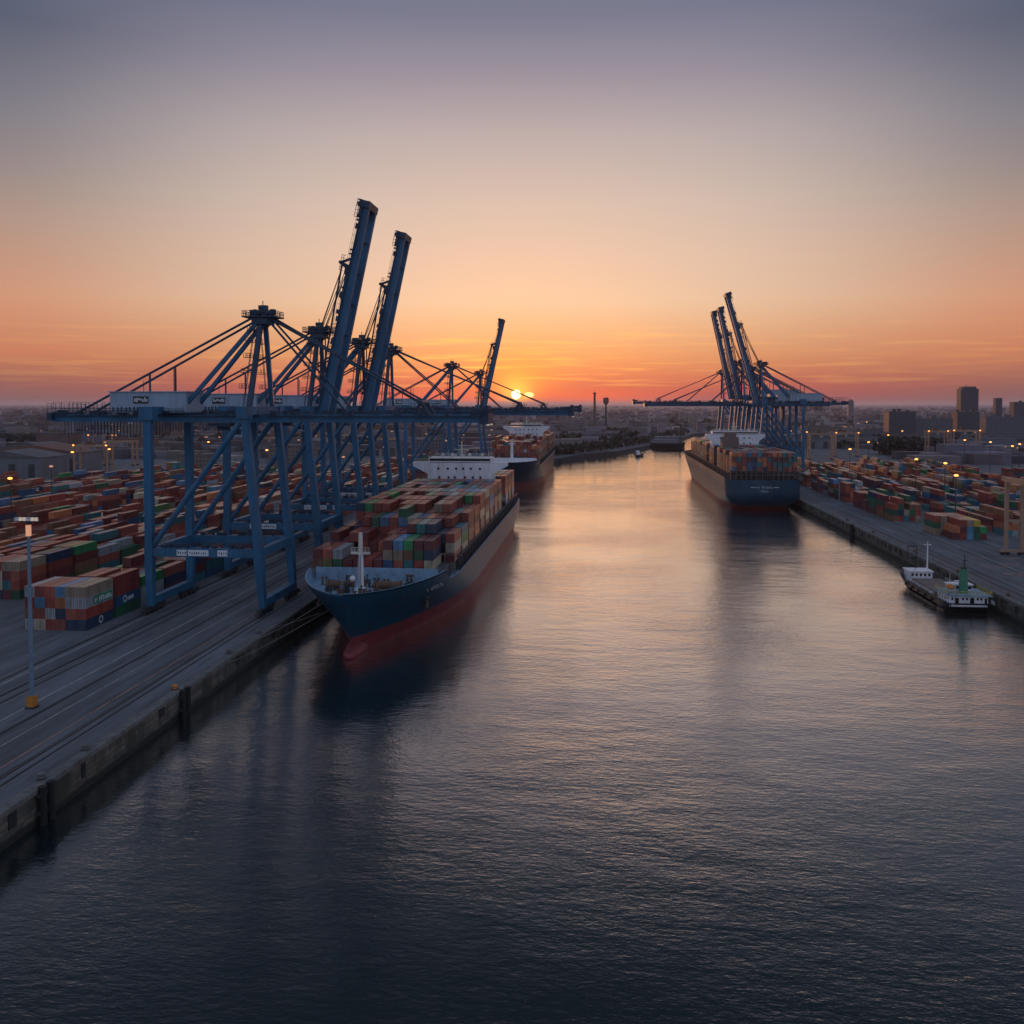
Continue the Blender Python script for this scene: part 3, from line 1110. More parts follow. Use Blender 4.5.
MIX_SHIP = ['rust red'] * 10 + ['maroon'] * 7 + ['brick red'] * 7 + ['brown'] * 3 + ['grey', 'cream', 'green', 'teal', 'light blue', 'blue'] + ['blue', 'navy', 'navy', 'teal', 'teal', 'dark green', 'green', 'beige', 'light blue', 'orange']
MIX_HAZY = ['rust red'] * 6 + ['brown'] * 7 + ['brick red'] * 4 + ['orange'] * 2 + ['maroon'] * 3 + ['teal', 'grey']
MIX_STERN = ['teal'] * 7 + ['blue'] * 3 + ['brick red'] * 5 + ['orange'] * 4 + ['rust red'] * 5 + ['maroon'] * 3 + ['navy'] * 3
BW, BH, BL = 2.5, 2.62, 12.19


def stack_bay(x0, pitch, heights, y0, z0, mix, where, colors=None, length=BL, hh=BH):
    """heights[i] tiers of containers at column i, near end at y0, lying along Y"""
    for i, n in enumerate(heights):
        for k in range(n):
            c = None
            if colors and i < len(colors) and k < len(colors[i]):
                c = colors[i][k]
            BOXES.append(dict(x=x0 + i * pitch, y=y0 + length / 2, z=z0 + k * hh, l=length, color=c or random.choice(mix), where=where, col=i, tier=k, n=n, h=hh, w=min(pitch - .04, BW)))


def ship_common(t, H, name_len=7):
    """side stanchions and rails along the main deck"""
    a = MB()
    y = 6.0
    while y < H.L - H.full - 2:
        for s in (-1, 1):
            hb, _ = H.pt(('m', clamp(y / (H.L - H.full))), H.D)
            a.box(s * (H.B / 2 - 1.5), y, H.D + .95, .35, .5, 4.1)
        y += 3.4
    for s in (-1, 1):
        a.b2(s * (H.B / 2 - 1.5) - .3, s * (H.B / 2 - 1.5) + .3, 6, H.L - H.full - 2, H.D + 3.0, H.D + 3.25)
    a.build('deck_stanchion', M['steel'], t)


def lashing(parent, y, w, z0, z1, n=12, mat=None):
    a = MB()
    for i in range(n + 1):
        a.box(-w / 2 + w * i / n, y, (z0 + z1) / 2, .28, .5, z1 - z0)
    for z in (z0 + 2.7, z0 + 5.3, z1):
        if z <= z1:
            a.box(0, y, z - .12, w, .7, .22)
    a.build('lashing_bridge', mat or M['steel'], parent)


def letters(a, x, y, z, dx, dy, n, h, m=0, slant=.0):
    """a short row of pale letter strokes on a plate running along (dx, dy)"""
    for i in range(n):
        if i == 1 and n > 6:
            continue
        cx, cy = x + dx * i, y + dy * i
        hh = h * random.uniform(.75, 1.0)
        a.beam((cx, cy, z), (cx, cy, z + hh), .22 * h, .2, m)
        if random.random() < .7:
            a.beam((cx, cy, z + hh * random.choice((.1, .5, .92))), (cx + dx * .62, cy + dy * .62, z + hh * random.choice((.1, .5, .92))), .2, .2 * h, m)


# --- blue ship at the left quay, bow towards us
BOW1, LEN1, XC1 = 199.0, 243.0, -57.8
H1 = Hull(LEN1, 39.0, 12.6, 15.9, boot=4.3, fine=92, full=52, rake=9.5, fore_at=.33)
s1 = thing('container_ship', 'blue container ship with red waterline moored bow first beside the nearest cranes', 'container ship', (XC1, BOW1 + LEN1, 0), math.pi, 'container ships moored along the quays')
hull = H1.build('hull', s1, M['hull_blue'], M['deck_light'], M['deck_grey'])
L1 = LEN1
# breakwater
a = MB()
a.b2(-16.2, 16.2, L1 - 31.6, L1 - 31.1, 12.9, 16.3)
for i in range(9):
    a.beam((-15 + i * 3.75, L1 - 31.5, 15.8), (-15 + i * 3.75, L1 - 33.0, 12.9), .25, .25)
a.build('breakwater', M['deck_light'], s1)
# foremast
a = MB()
a.tube((0, L1 - 15.5, 12.9), (0, L1 - 15.5, 22.6), .82, .62, n=10)
a.box(0, L1 - 15.5, 13.6, 2.4, 2.4, 1.4)
fm = a.build('foremast', M['ship_white'], s1)
a = MB()
a.tube((0, L1 - 15.5, 22.6), (0, L1 - 15.5, 27.8), .58, .5, n=10)
a.box(0, L1 - 15.5, 22.8, 4.6, 1.0, .5)
a.railing((-2.2, L1 - 15.0, 23.0), (2.2, L1 - 15.0, 23.0), h=1.2, step=.8)
a.build('mast_top', M['mast_cream'], fm)
a = MB()
for i in range(22):
    a.box(.0, L1 - 14.55, 13.5 + i * .42, .6, .08, .08)
for k in (-.28, .28):
    a.b2(k - .04, k + .04, L1 - 14.6, L1 - 14.5, 13.3, 22.6)
a.build('ladder', M['steel'], fm)
a = MB()
a.ell((1.9, L1 - 15.0, 16.6), .75, .75, .75, 0, 10, 8)
a.build('deck_light', M['ship_white'], fm)
for s in (-1, 1):                                        # windlasses
    a = MB()
    a.box(s * 6.0, L1 - 19.5, 13.5, 3.2, 2.6, 1.3)
    a.tube((s * 6.0 - 2.8, L1 - 18.4, 14.5), (s * 6.0 + 2.8, L1 - 18.4, 14.5), .95, n=12)
    a.tube((s * 6.0 - 3.4, L1 - 18.4, 14.5), (s * 6.0 - 2.9, L1 - 18.4, 14.5), 1.25, n=12)
    a.tube((s * 6.0 + 2.9, L1 - 18.4, 14.5), (s * 6.0 + 3.4, L1 - 18.4, 14.5), 1.25, n=12)
    a.tube((s * 6.0, L1 - 17.4, 13.4), (s * 3.4, L1 - 9.5, 13.4), .3, n=6)
    a.build('windlass', M['rust'], s1)
for i in range(38):                                      # bitts, vents and chocks on the foredeck
    u = random.uniform(-1, 1)
    y = L1 - random.uniform(9, 29)
    lim = 14.5 * (1 - ((y - (L1 - 31)) / 31) ** 2.6) ** .6 - 1.2
    x = u * lim
    a = MB()
    hgt = random.uniform(.8, 2.2)
    for k in (-.5, .5):
        a.tube((x + k, y, 12.9), (x + k, y, 12.9 + hgt), .3, .26, n=8)
        a.tube((x + k, y, 12.9 + hgt), (x + k, y, 13.1 + hgt), .42, n=8)
    a.box(x, y, 13.0, 1.8, .7, .25)
    if i % 3 == 0:
        a.tube((x, y + .2, 13.1), (x, y + .2, 15.2 + (i % 4) * .4), .12, n=6)
        a.box(x, y + .2, 15.2 + (i % 4) * .4, .5, .4, .3)
    a.build('mooring_bitt', random.choice((M['steel'], M['rust'], M['deck_light'], M['steel'])), s1)
# anchors and hawse pockets on the flare
for s in (-1, 1):
    zz = 9.2
    st = ('b', .62)
    hb, yy = H1.pt(st, zz)
    a = MB()
    a.tube((s * (hb - .6), yy - .2, zz + .9), (s * (hb + .5), yy + .7, zz - .2), .95, n=12, m=0)
    a.beam((s * (hb + .5), yy + .6, zz + .4), (s * (hb + .65), yy + .6, zz - 2.2), .45, .45, 1)
    a.beam((s * (hb + .5), yy - .7, zz - 1.5), (s * (hb + .6), yy + 1.9, zz - 1.5), .5, .4, 1)
    a.build('anchor', [M['steel'], M['rust']], s1)
# name on the starboard-facing bow, white strokes
a = MB()
for i in range(9):
    if i == 1:
        continue
    st = ('b', .60 - i * .018)
    hb, yy = H1.pt(st, 11.6)
    hb2, yy2 = H1.pt(st, 12.9)
    a.beam((-hb - .06, yy, 11.6), (-hb2 - .06, yy2, 12.9 if i % 2 else 12.6), .3, .12)
    if i % 3:
        hb3, yy3 = H1.pt(('b', .60 - i * .018 - .011), 12.0)
        a.beam((-hb - .06, yy, 11.7), (-hb3 - .06, yy3, 12.0 + (i % 2) * .5), .3, .12)
a.build('name_lettering', M['mark'], s1)
superstructure(s1, L1 - 184, L1 - 172, 27, 12.6, 34.6, 39.5, +1, M['ship_white'])
a = MB()
a.b2(-5, 5, L1 - 194, L1 - 186, 12.6, 33)
a.b2(-3.6, 3.6, L1 - 192.6, L1 - 187.4, 33, 35)
a.build('funnel', M['hull_blue'], s1)
a = MB()                                                 # hatch coamings under the stacks
for k in range(14):
    y1_ = L1 - 35.2 - k * 13.6
    if 9 < k < 11:
        continue
    a.b2(-16.4, 16.4, y1_ - 12.0, y1_, 11.55, 15.0)
a.build('hatch_coaming', M['deck_grey'], s1)
ship_common(s1, H1)
P1 = 2.74


def world1(yl):
    return BOW1 + yl


BAY1 = [('brown', 'maroon'), ('olive', 'brick red'), ('dark green', 'grey'), ('maroon',), ('maroon',), ('rust red',), ('maroon',), ('blue', 'beige', 'maroon'),
        ('brick red', 'beige', 'light blue'), ('teal', 'brown', 'green'), ('rust red', 'dark green', 'maroon'), ('cream', 'navy', 'maroon')]
base_t = [0, 4, 4, 5, 5, 5, 5, 5, 5, 5]
for k in range(14):
    y0 = BOW1 + 35.4 + k * 13.6
    if k in (10, ):
        continue
    wh = ('ship1', k + 1)
    if k == 0:
        stack_bay(XC1 - 6.5 * P1 + .6, P1, [len(c) for c in BAY1], y0, 15.05, MIX_SHIP, wh, BAY1)
        continue
    n = 13
    hs_ = []
    for i in range(n):
        b_ = (base_t[k] if k < len(base_t) else 4)
        r = random.random()
        hgt = b_ + (-1 if r > .80 else 0)
        if k == 1:
            hgt = [3, 2, 3, 3, 2, 2, 3, 3, 4, 4, 4, 3, 3][i]
        if k == 2:
            hgt = [3, 3, 4, 4, 4, 4, 5, 4, 4, 4, 4, 4, 3][i]
        if k in (3, 4) and i > 10:
            hgt = 4
        if k in (6, 8) and i > 9:
            hgt = 5
        if k > 10:
            hgt = 5 if i > 9 else 4
        hs_.append(0 if k == 11 and 3 < i < 9 else max(1, hgt))
    stack_bay(XC1 - 6 * P1, P1, hs_, y0, 15.05, MIX_SHIP, wh)
    lashing(s1, L1 - (35.4 + k * 13.6) + .75, 35.6, 12.0, 17.6 + (2.7 if k > 4 else 0), 13, M['hatch'])

# --- navy ship behind it
BOW2, LEN2, XC2 = 613.0, 250.0, -61.5
H2 = Hull(LEN2, 39.0, 15.0, 19.2, boot=4.2, fine=95, full=50, rake=10, fore_at=.3)
s2 = thing('container_ship', 'hazy navy container ship with brown containers moored directly below the setting sun', 'container ship', (XC2, BOW2 + LEN2, 0), math.pi, 'container ships moored along the quays')
H2.build('hull', s2, M['hull_navy'], M['ship_white'], M['deck_grey'])
L2 = LEN2
a = MB()
a.b2(-16.5, 16.5, L2 - 32.6, L2 - 32.0, 16, 20.4)
a.build('breakwater', M['ship_white'], s2)
a = MB()
a.tube((0, L2 - 20, 16.2), (0, L2 - 20, 32.6), 1.1, .9, n=10)
a.box(0, L2 - 20, 31.0, 5.0, 1.2, .6)
a.build('foremast', M['ship_white'], s2)
superstructure(s2, L2 - 156, L2 - 144, 28, 15, 40, 39, +1, M['ship_white'])
a = MB()
a.b2(-4, 4, L2 - 168, L2 - 159, 15, 43)
a.b2(-3, 3, L2 - 166, L2 - 161, 43, 46)
a.build('funnel', M['hatch'], s2)
ship_common(s2, H2)
for k in range(16):
    if k in (8, 9):
        continue
    y0 = BOW2 + 36 + k * 13.6
    b_ = 5 if k else 4
    hs_ = [max(2, b_ + random.choice((0, 0, 0, -1, 0, 1 if k else 0))) for _ in range(13)]
    if k == 0:
        hs_ = [2, 3, 4, 4, 5, 5, 5, 5, 5, 5, 5, 4, 4]
    stack_bay(XC2 - 6 * P1, P1, hs_, y0, 18.6, MIX_HAZY, ('ship2', k + 1))
    lashing(s2, L2 - (36 + k * 13.6) + .75, 35.8, 14, 24, 9, M['hatch'])
a = MB()
a.b2(-17.8, 17.8, 6, L2 - 36, 13.8, 18.5)
a.build('hatch_coaming', M['deck_grey'], s2)

# --- ship at the right quay, stern towards us
STERN3, LEN3, XC3 = 512.0, 300.0, 91.2
H3 = Hull(LEN3, 39.6, 16.8, 19.0, boot=2.2, fine=100, full=40, rake=10, fore_at=.2)
s3 = thing('container_ship', 'large container ship seen from its blue square stern beside the right quay', 'container ship', (XC3, STERN3, 0), 0, 'container ships moored along the quays')
H3.build('hull', s3, M['hull_blue'], M['deck_grey'], M['deck_grey'])
superstructure(s3, 112, 124, 31, 16, 38.4, 39.6, -1, M['ship_white'])
a = MB()
a.b2(-14, -4, 70, 80, 16, 38)
a.b2(-12.6, -5.4, 71.5, 78.5, 38, 41)
a.build('funnel', M['hatch'], s3)
ship_common(s3, H3)
a = MB()                                                 # open mooring deck aft
a.b2(-18.9, 18.9, .5, 11.5, 20.9, 21.4)
for i in range(15):
    a.box(-18.2 + i * 2.6, .9, 18.9, .5, .6, 4.1)
for i in range(9):
    a.box(-16 + i * 4, 4 + (i % 3), 17.2, 1.4, 1.2, 2.6)
a.railing((-18.6, .5, 17.0), (18.6, .5, 17.0), h=1.3, step=1.3)
a.build('mooring_deck', M['steel'], s3)
a = MB()
letters(a, -3.6, -.04, 12.2, 1.0, 0, 8, 1.15)
letters(a, -1.9, -.04, 10.1, .85, 0, 5, .9)
a.b2(-7.8, -4.6, -.1, .1, 12.6, 12.9)
a.b2(4.6, 7.6, -.1, .1, 12.6, 12.9)
a.build('name_lettering', M['mark'], s3)
for k in range(17):
    y0 = STERN3 + 1.5 + k * 13.6
    if k in (5, 8):
        continue
    b_ = 5 if k else 4
    z0 = 21.45 if k == 0 else 18.8
    hs_ = [max(2, b_ + random.choice((0, 0, 0, 0, -1 if k else 0))) for _ in range(13)]
    stack_bay(XC3 - 6 * P1, P1, hs_, y0, z0, MIX_STERN if k < 2 else MIX_SHIP, ('ship3', k + 1))
    lashing(s3, 1.5 + k * 13.6 - .75 if k else .4, 37.4, 17, 30.5 if k else 30, 13, M['hatch'])
a = MB()
a.b2(-17.8, 17.8, 14, LEN3 - 60, 15.8, 18.7)
a.build('hatch_coaming', M['deck_grey'], s3)

# ------------------------------------------------------------------ container yards
PY = 2.56
FRONT = [  # nearest block, near-end faces, left to right, bottom to top
    ('grey', 'brown', 'maroon', 'grey'), ('cream', 'rust red', 'light blue', 'rust red'), ('rust red', 'grey', 'rust red', 'brick red'),
    ('brick red', 'navy', 'orange', 'light blue'), ('navy', 'brick red', 'grey', 'beige'), ('navy', 'rust red', 'grey', 'beige')]
FX = -121.6 - 5 * PY - 1.25
stack_bay(FX, PY, [4] * 6, 203.0, QZ, MIX, ('quayside block', 1), FRONT)
stack_bay(FX, PY, [3, 3, 4, 4, 3, 4], 216.3, QZ, MIX, ('quayside block', 2), [(), (), (), (), (), ('dark green', 'blue', 'rust red', 'rust red')])
stack_bay(FX, PY, [3, 3, 2, 3, 3, 3], 229.6, QZ, MIX, ('quayside block', 3), [(), (), (), (), (), ('grey', 'grey', 'green')])
stack_bay(FX, PY, [3, 4, 3, 3, 2, 3], 242.9, QZ, MIX, ('quayside block', 4), [(), (), (), (), (), ('maroon', 'navy', 'brick red')])
for k in range(5, 13):
    stack_bay(FX, PY, [random.choice((2, 3, 3, 4)) for _ in range(6)], 203.0 + (k - 1) * 13.3, QZ, MIX, ('quayside block', k))
# second block, one straddle lane further inland
SX = -160.5 - 6 * PY
stack_bay(SX, PY, [3, 4, 3, 4, 4, 4, 4], 234, QZ, MIX, ('second block', 1), [(), (), (), (), (), ('maroon', 'teal', 'maroon', 'beige'), ('dark green', 'rust red', 'brick red', 'beige')])
stack_bay(SX, PY, [4, 3, 4, 4, 3, 4, 4], 247.4, QZ, MIX, ('second block', 2), [(), (), (), (), (), (), ('dark green', 'maroon', 'rust red', 'navy')])
stack_bay(SX, PY, [4, 4, 4, 3, 4, 4, 4], 260.8, QZ, MIX, ('second block', 3), [(), (), (), (), (), (), ('olive', 'brown', 'maroon', 'green')])
for k in range(4, 12):
    stack_bay(SX, PY, [random.choice((2, 3, 3, 4)) for _ in range(7)], 234 + (k - 1) * 13.4, QZ, MIX, ('second block', k))

SEES = lambda x, y: -0.80 * y < x < 0.52 * y


def yard(x0, cols, y0, y1, name, gap_every=6, empty=.1, big=3.0):
    y, k, run = y0, 1, 0
    lvl = [random.randint(1, 4) for _ in range(cols)]
    tone = random.choice([MIX, MIX, MIX_SHIP, MIX_HAZY])
    while y < y1:
        if run >= gap_every:
            y += random.uniform(7, 20)
            run = 0
            tone = random.choice([MIX, MIX, MIX_SHIP, MIX_SHIP])
        if random.random() < .7:
            lvl = [int(clamp(random.gauss(big, .9), 1, 4)) for _ in range(cols)]
        if SEES(x0 + cols * PY / 2, y + 6) and random.random() > empty:
            run_c = random.choice(tone) if random.random() < .35 else None
            stack_bay(x0, PY, lvl, y, QZ, [run_c] * 3 + tone[::8] if run_c else tone, (name, k))
        y += 13.3
        k += 1
        run += 1


x = -176.5 - 10.5
blk = 3
while x > -640:
    yard(x - 6 * PY, 7, max(215, -x / .80 - 10), 655 + random.uniform(-20, 40) - (60 if x < -330 else 0), 'yard block %d' % blk, random.choice((5, 6, 7)), .07 if x > -400 else .16, 2.9 if x > -330 else 2.2)
    x -= 6 * PY + (9.5 if blk % 2 else 21)
    blk += 1
yard(-139, 7, 372, 860, 'far quay block', 7, .05)
yard(-176.5, 7, 392, 860, 'far second block', 7, .05)
# right bank
stack_bay(141.6, PY, [2, 3, 3, 3, 2], 374.5, QZ, MIX, ('front block', 1), [('maroon', 'orange'), ('rust red', 'maroon', 'rust red'), ('light blue', 'light blue', 'beige'), ('dark green', 'dark green', 'yellow'), ('maroon', 'green')])
stack_bay(139.0, PY, [3, 3, 3, 3, 3], 387.8, QZ, MIX, ('front block', 2), [('beige', 'dark green', 'brick red'), ('maroon', 'brown', 'beige')])
for k in range(3, 31):
    if k in (8, 15, 23):
        continue
    stack_bay(135.6, PY, [random.choice((2, 3, 3, 4)) for _ in range(5)], 431 + (k - 3) * 13.3, QZ, ['teal', 'dark green', 'rust red', 'maroon', 'brown', 'beige', 'rust red', 'maroon', 'navy', 'rust red', 'dark green'] if k < 8 else MIX, ('front block', k))
x, blk = 166.0, 2
while x < 480:
    yard(x, 6, max(385 if blk == 2 else 340, x / .52 - 8), 790 + random.uniform(-30, 30) if x < 260 else 640, 'inland block %d' % blk, random.choice((5, 6, 8)), .08 if x < 260 else .3, 2.8)
    x += 6 * PY + (8 if blk % 2 == 0 else 16)
    blk += 1

# which containers can be seen at all, and which of them show largest
cell = {}
for b_ in BOXES:
    cell[(b_['where'], b_['col'], b_['tier'])] = b_


def seen(b_):
    w, c, t_ = b_['where'], b_['col'], b_['tier']
    nb = (w[0], w[1] - 1)
    if w[0] in ('ship3',):
        nb = (w[0], w[1] - 1)
    side = 1 if b_['x'] < 0 else -1
    if (w, c, t_ + 1) not in cell:
        return True
    if (w, c + side, t_) not in cell:
        return True
    f_ = cell.get((nb, c, t_))
    if f_ is None or b_['y'] - f_['y'] > 15.5:
        return True
    return False


vis = [b_ for b_ in BOXES if seen(b_)]


def apparent(b_):
    p = Vector((b_['x'], b_['y'], b_['z']))
    d = (p - cam.location).length
    ang_ = math.degrees(math.atan2(b_['x'], b_['y'] - 7)) + 5.545
    f = 1.0 if -30.2 < ang_ < 30.2 else .05
    if b_['where'][0] == 'quayside block':
        f *= .55 if b_['where'][1] > 4 else 1.6
    if b_['where'][0] == 'ship1':
        f *= 1.35 if b_['tier'] >= b_['n'] - 2 or b_['where'][1] == 1 else .6
    elif b_['tier'] < b_['n'] - 1 and b_['where'][0] not in ('quayside block', 'second block'):
        f *= .6
    return f * 1e4 / d


vis.sort(key=apparent, reverse=True)
near, rest = vis[:300], vis[300:]


def container_mesh(w, h, l):
    a = MB()
    a.box(0, 0, h / 2, w - .08, l - .08, h - .10)
    for sx in (-1, 1):
        for sy in (-1, 1):
            a.box(sx * (w / 2 - .08), sy * (l / 2 - .08), h / 2, .17, .17, h - .012)
        for zz in (.1, h - .1):
            a.box(sx * (w / 2 - .075), 0, zz, .14, l - .34, .17)
        # ribbed side panels
        for i in range(10):
            a.box(sx * (w / 2 - .035), -l / 2 + (i + .5) * l / 10, h / 2, .05, l / 22, h - .4)
    for sy in (-1, 1):
        for zz in (.1, h - .1):
            a.box(0, sy * (l / 2 - .075), zz, w - .34, .14, .17)
    for i in range(4):
        a.box(-w * .3 + i * w * .2, -l / 2 + .02, h / 2, .06, .06, h - .3, 1)
    a.box(0, -l / 2 + .02, h / 2, .05, .05, h - .2, 1)
    return a


proto = {}


def tint(c):
    v = random.uniform(.82, 1.18)
    return tuple(clamp(x_ * v * random.uniform(.95, 1.05)) for x_ in PAL[c])


LAB = {'ship1': 'on blue ship', 'quayside block': 'block by nearest crane', 'second block': 'second block from quay'}
for b_ in near:
    key = (round(b_['w'], 2), round(b_['h'], 2), b_['l'])
    if key not in proto:
        o = container_mesh(*key).build('shipping_container', [M['box'], M['box_trim']])
        proto[key] = o
    else:
        o = proto[key].copy()
        COL.objects.link(o)
    o.location = (b_['x'], b_['y'], b_['z'])
    o.color = (*tint(b_['color']), 1)
    w = b_['where']
    tier = 'top tier' if b_['tier'] == b_['n'] - 1 else ORD[b_['tier'] + 1] + ' tier'
    if w[0] == 'ship1':
        lab = '%s container on blue ship, %s bay behind foremast, %s stack from quay, %s' % (b_['color'], ORD[w[1]], ORD[b_['col'] + 1], tier)
    elif w[0] in LAB:
        n_ = 6 if w[0] == 'quayside block' else 7
        lab = '%s container, %s, %s row back, %s stack from water, %s' % (b_['color'], LAB[w[0]], ORD[min(20, w[1])], ORD[n_ - b_['col']], tier)
    elif b_['x'] > 0:
        lab = '%s container, right quay, %s, %s row back, %s stack inland, %s' % (b_['color'], w[0], ORD[min(20, w[1])], ORD[b_['col'] + 1], tier)
    else:
        lab = '%s container, left %s, %s row back, %s stack from water, %s' % (b_['color'], w[0], ORD[min(20, w[1])], ORD[7 - b_['col']], tier)
    tag(o, lab, 'container', 'containers stacked on the ships and in the yards')
    if w[0] == 'quayside block' and b_['col'] == 5 and w[1] in (1, 2):
        a = MB()
        sx = key[0] / 2 + .012
        if (w[1], b_['tier']) == (1, 0) or (w[1], b_['tier']) == (2, 1):
            cy = .5 if w[1] == 1 else -1.5
            for i in range(14):
                aa, ab = 2 * math.pi * i / 14, 2 * math.pi * (i + 1) / 14
                for r0, r1 in ((.55, .95),):
                    a.quad((sx, cy + math.cos(aa) * r0, 1.3 + math.sin(aa) * r0), (sx, cy + math.cos(aa) * r1, 1.3 + math.sin(aa) * r1),
                           (sx, cy + math.cos(ab) * r1, 1.3 + math.sin(ab) * r1), (sx, cy + math.cos(ab) * r0, 1.3 + math.sin(ab) * r0))
            if w[1] == 2:
                letters(a, sx, 0, .7, 0, .62, 5, 1.1)
            a.build('emblem', M['mark'], o)
        elif (w[1], b_['tier']) == (1, 2):
            a.quad((sx - .006, -2.6, .25), (sx - .006, 5.9, .25), (sx - .006, 5.9, 2.35), (sx - .006, -2.6, 2.35), 1)
            letters(a, sx, -1.9, .7, 0, .85, 9, 1.2)
            a.build('lettering', [M['mark'], M['green']], o)

a = MB()
for b_ in rest:
    a.cur = tint(b_['color'])
    a.box(b_['x'], b_['y'], b_['z'] + b_['h'] / 2, b_['w'], b_['l'], b_['h'] - .06)
a.cur = None
tag(a.build('container_stacks', M['box_far']), 'countless smaller red, brown and blue containers stacked across the yards and ships', 'containers', kind='stuff')

# ------------------------------------------------------------------ quay furniture
for i, y in enumerate((121, 132, 162, 187, 204)):
    t = thing('mooring_bollard', '', 'bollard', (-79.6, y, QZ + .22), 0, 'bollards along the left quay edge')
    mt = M['orange'] if y == 162 else M['coping']
    a = MB()
    a.tube((0, 0, 0), (0, 0, .5), .38, .32, n=12)
    a.tube((0, 0, .5), (0, 0, .8), .5, .62, n=12)
    a.tube((0, 0, .8), (0, 0, .95), .62, .3, n=12)
    a.build('head', mt, t)
    a = MB()
    a.tube((0, 0, -.03), (0, 0, .1), .7, n=12)
    a.build('base', M['steel'], t)
    t['label'] = {121: 'grey mooring bollard nearest us on the left quay edge', 132: 'grey mooring bollard just beyond the nearest one on left quay edge',
                  162: 'orange topped mooring bollard on the left quay edge above a fender', 187: 'small grey bollard on left quay edge beyond the orange topped one',
                  204: 'grey bollard holding the blue ship\'s bow lines'}[y]
for y in (252, 264, 300, 340, 390, 430):
    t = thing('mooring_bollard', '', 'bollard', (114.0, y, QZ + .22), 0, 'bollards along the right quay edge')
    a = MB()
    a.tube((0, 0, 0), (0, 0, .5), .38, .32, n=12)
    a.tube((0, 0, .5), (0, 0, .95), .6, .45, n=12)
    a.build('head', M['rust'], t)
    a = MB()
    a.tube((0, 0, -.03), (0, 0, .1), .7, n=12)
    a.build('base', M['steel'], t)
    t['label'] = {252: 'rusty bollard on right quay closest to us beside the coaster\'s stern', 264: 'rusty bollard on right quay beside the coaster\'s green funnel',
                  300: 'rusty bollard on right quay beside the coaster\'s bow', 340: 'rusty bollard on right quay first beyond the coaster\'s bow',
                  390: 'rusty bollard on right quay near the black fender', 430: 'rusty bollard on right quay farthest behind the black fender'}[y]


def fender(x, y, s, label):
    t = thing('quay_fender', label, 'fender', (x, y, 0), 0, 'black fender piles on the quay walls')
    for k in (-1, 1):
        a = MB()
        a.tube((s * .75, k * .95, -2), (s * .75, k * .95, 5.3), .55, n=12)
        a.tube((s * .75, k * .95, 5.3), (s * .75, k * .95, 5.45), .62, n=12)
        a.build('pile', M['tyre'], t)
    a = MB()
    a.b2(min(0, s * .7), max(0, s * .7), -1.6, 1.6, 4.0, 4.4)
    a.b2(min(0, s * .7), max(0, s * .7), -1.6, 1.6, 1.6, 2.0)
    a.build('bracket', M['steel'], t)


fender(QL, 119, 1, 'pair of black fender piles nearest us on the left quay wall')
fender(QL, 162, 1, 'pair of black fender piles below the orange topped bollard')
fender(QR, 414, -1, 'pair of black fender piles on right quay wall beyond the coaster')


def light_mast(x, y, h, label, head='rack', z0=QZ, group='light masts in the yards', mat=None, lamp='lamp', base=None):
    t = thing('light_mast', label, 'light mast', (x, y, z0), 0, group)
    a = MB()
    a.tube((0, 0, 0), (0, 0, h), .42 if h > 30 else .3, .24 if h > 30 else .16, n=10)
    if head == 'rack':
        a.tube((0, 0, 9), (0, 0, 9.4), .62, n=10)
    a.build('pole', mat or M['pole'], t)
    if head == 'rack':
        a = MB()
        a.tube((0, 0, h - 1.9), (0, 0, h + .15), .45, n=10)
        a.build('glowing_pole_top', M['lamp_dim'], t)  # bare pole top given a painted glow; the floodlights sit in the rack above
        f = MB()
        f.tube((0, 0, h + .1), (0, 0, h + .7), .5, n=10)
        f.b2(-2.2, 2.2, -.4, .4, h + .65, h + .85)
        f.railing((-2.2, -.4, h + .85), (2.2, -.4, h + .85), h=1.0, step=.9)
        f.build('lamp_rack', M['steel'], t)
        for i in range(6):
            a = MB()
            a.box(-1.85 + i * .74, -.52, h + 1.15, .5, .3, .6)
            a.build('floodlight', M['lamp_white'] if i in (1, 2, 4, 5, 7) else M['sign_white'], t)
    else:
        a = MB()
        a.ell((0, -.3, h + .25), 1.0, .9, .5, 0, 10, 6)
        a.build('lamp', M[lamp], t)
    if base:
        a = MB()
        a.b2(-.65, .65, -.65, .65, .004, 1.9)
        a.b2(-.5, .5, -.5, .5, 1.9, 2.2)
        a.build('base_block', base, t)
        a = MB()
        a.b2(-.85, .85, -.85, .85, -.1, .3)
        a.build('plinth', M['steel'], t)
    return t


light_mast(-100.4, 150.3, 32.6, 'tall blue grey light mast on an orange base block on the left quay', base=M['orange'])
RL = [(172, 645), (347, 1083), (288, 941), (460, 1621), (178, 531), (181, 496), (155, 412), (314, 817), (318, 775), (434, 1132), (325, 739), (304, 703),
      (219, 766), (229, 1034), (219, 1071)]
for i, (x, y) in enumerate(RL):
    light_mast(x, y, 22.6, 'slender lamp mast with one glowing orange lamp among the right yard stacks', 'lamp', group='glowing lamp masts in the right yard', mat=M['steel'])
LLs = [(-340, 556), (-337, 595), (-357, 823), (-319, 714), (-224, 593), (-259, 761), (-246, 357), (-273, 428), (-211, 766), (-155, 642), (-150, 520), (-128, 470)]
LLs += [(-400, 700), (-300, 960), (-235, 1010), (-180, 930), (-480, 860), (-560, 1010), (-130, 760), (-110, 900), (-640, 1080), (-390, 1090)]
for i, (x, y) in enumerate(LLs):
    light_mast(x, y, 22.6, 'slender lamp mast with one dim lamp among the left yard stacks', 'lamp', group='dim lamp masts in the left yard', mat=M['steel'], lamp='lamp' if i in (0, 1, 3, 4, 6) else 'lamp_dim')
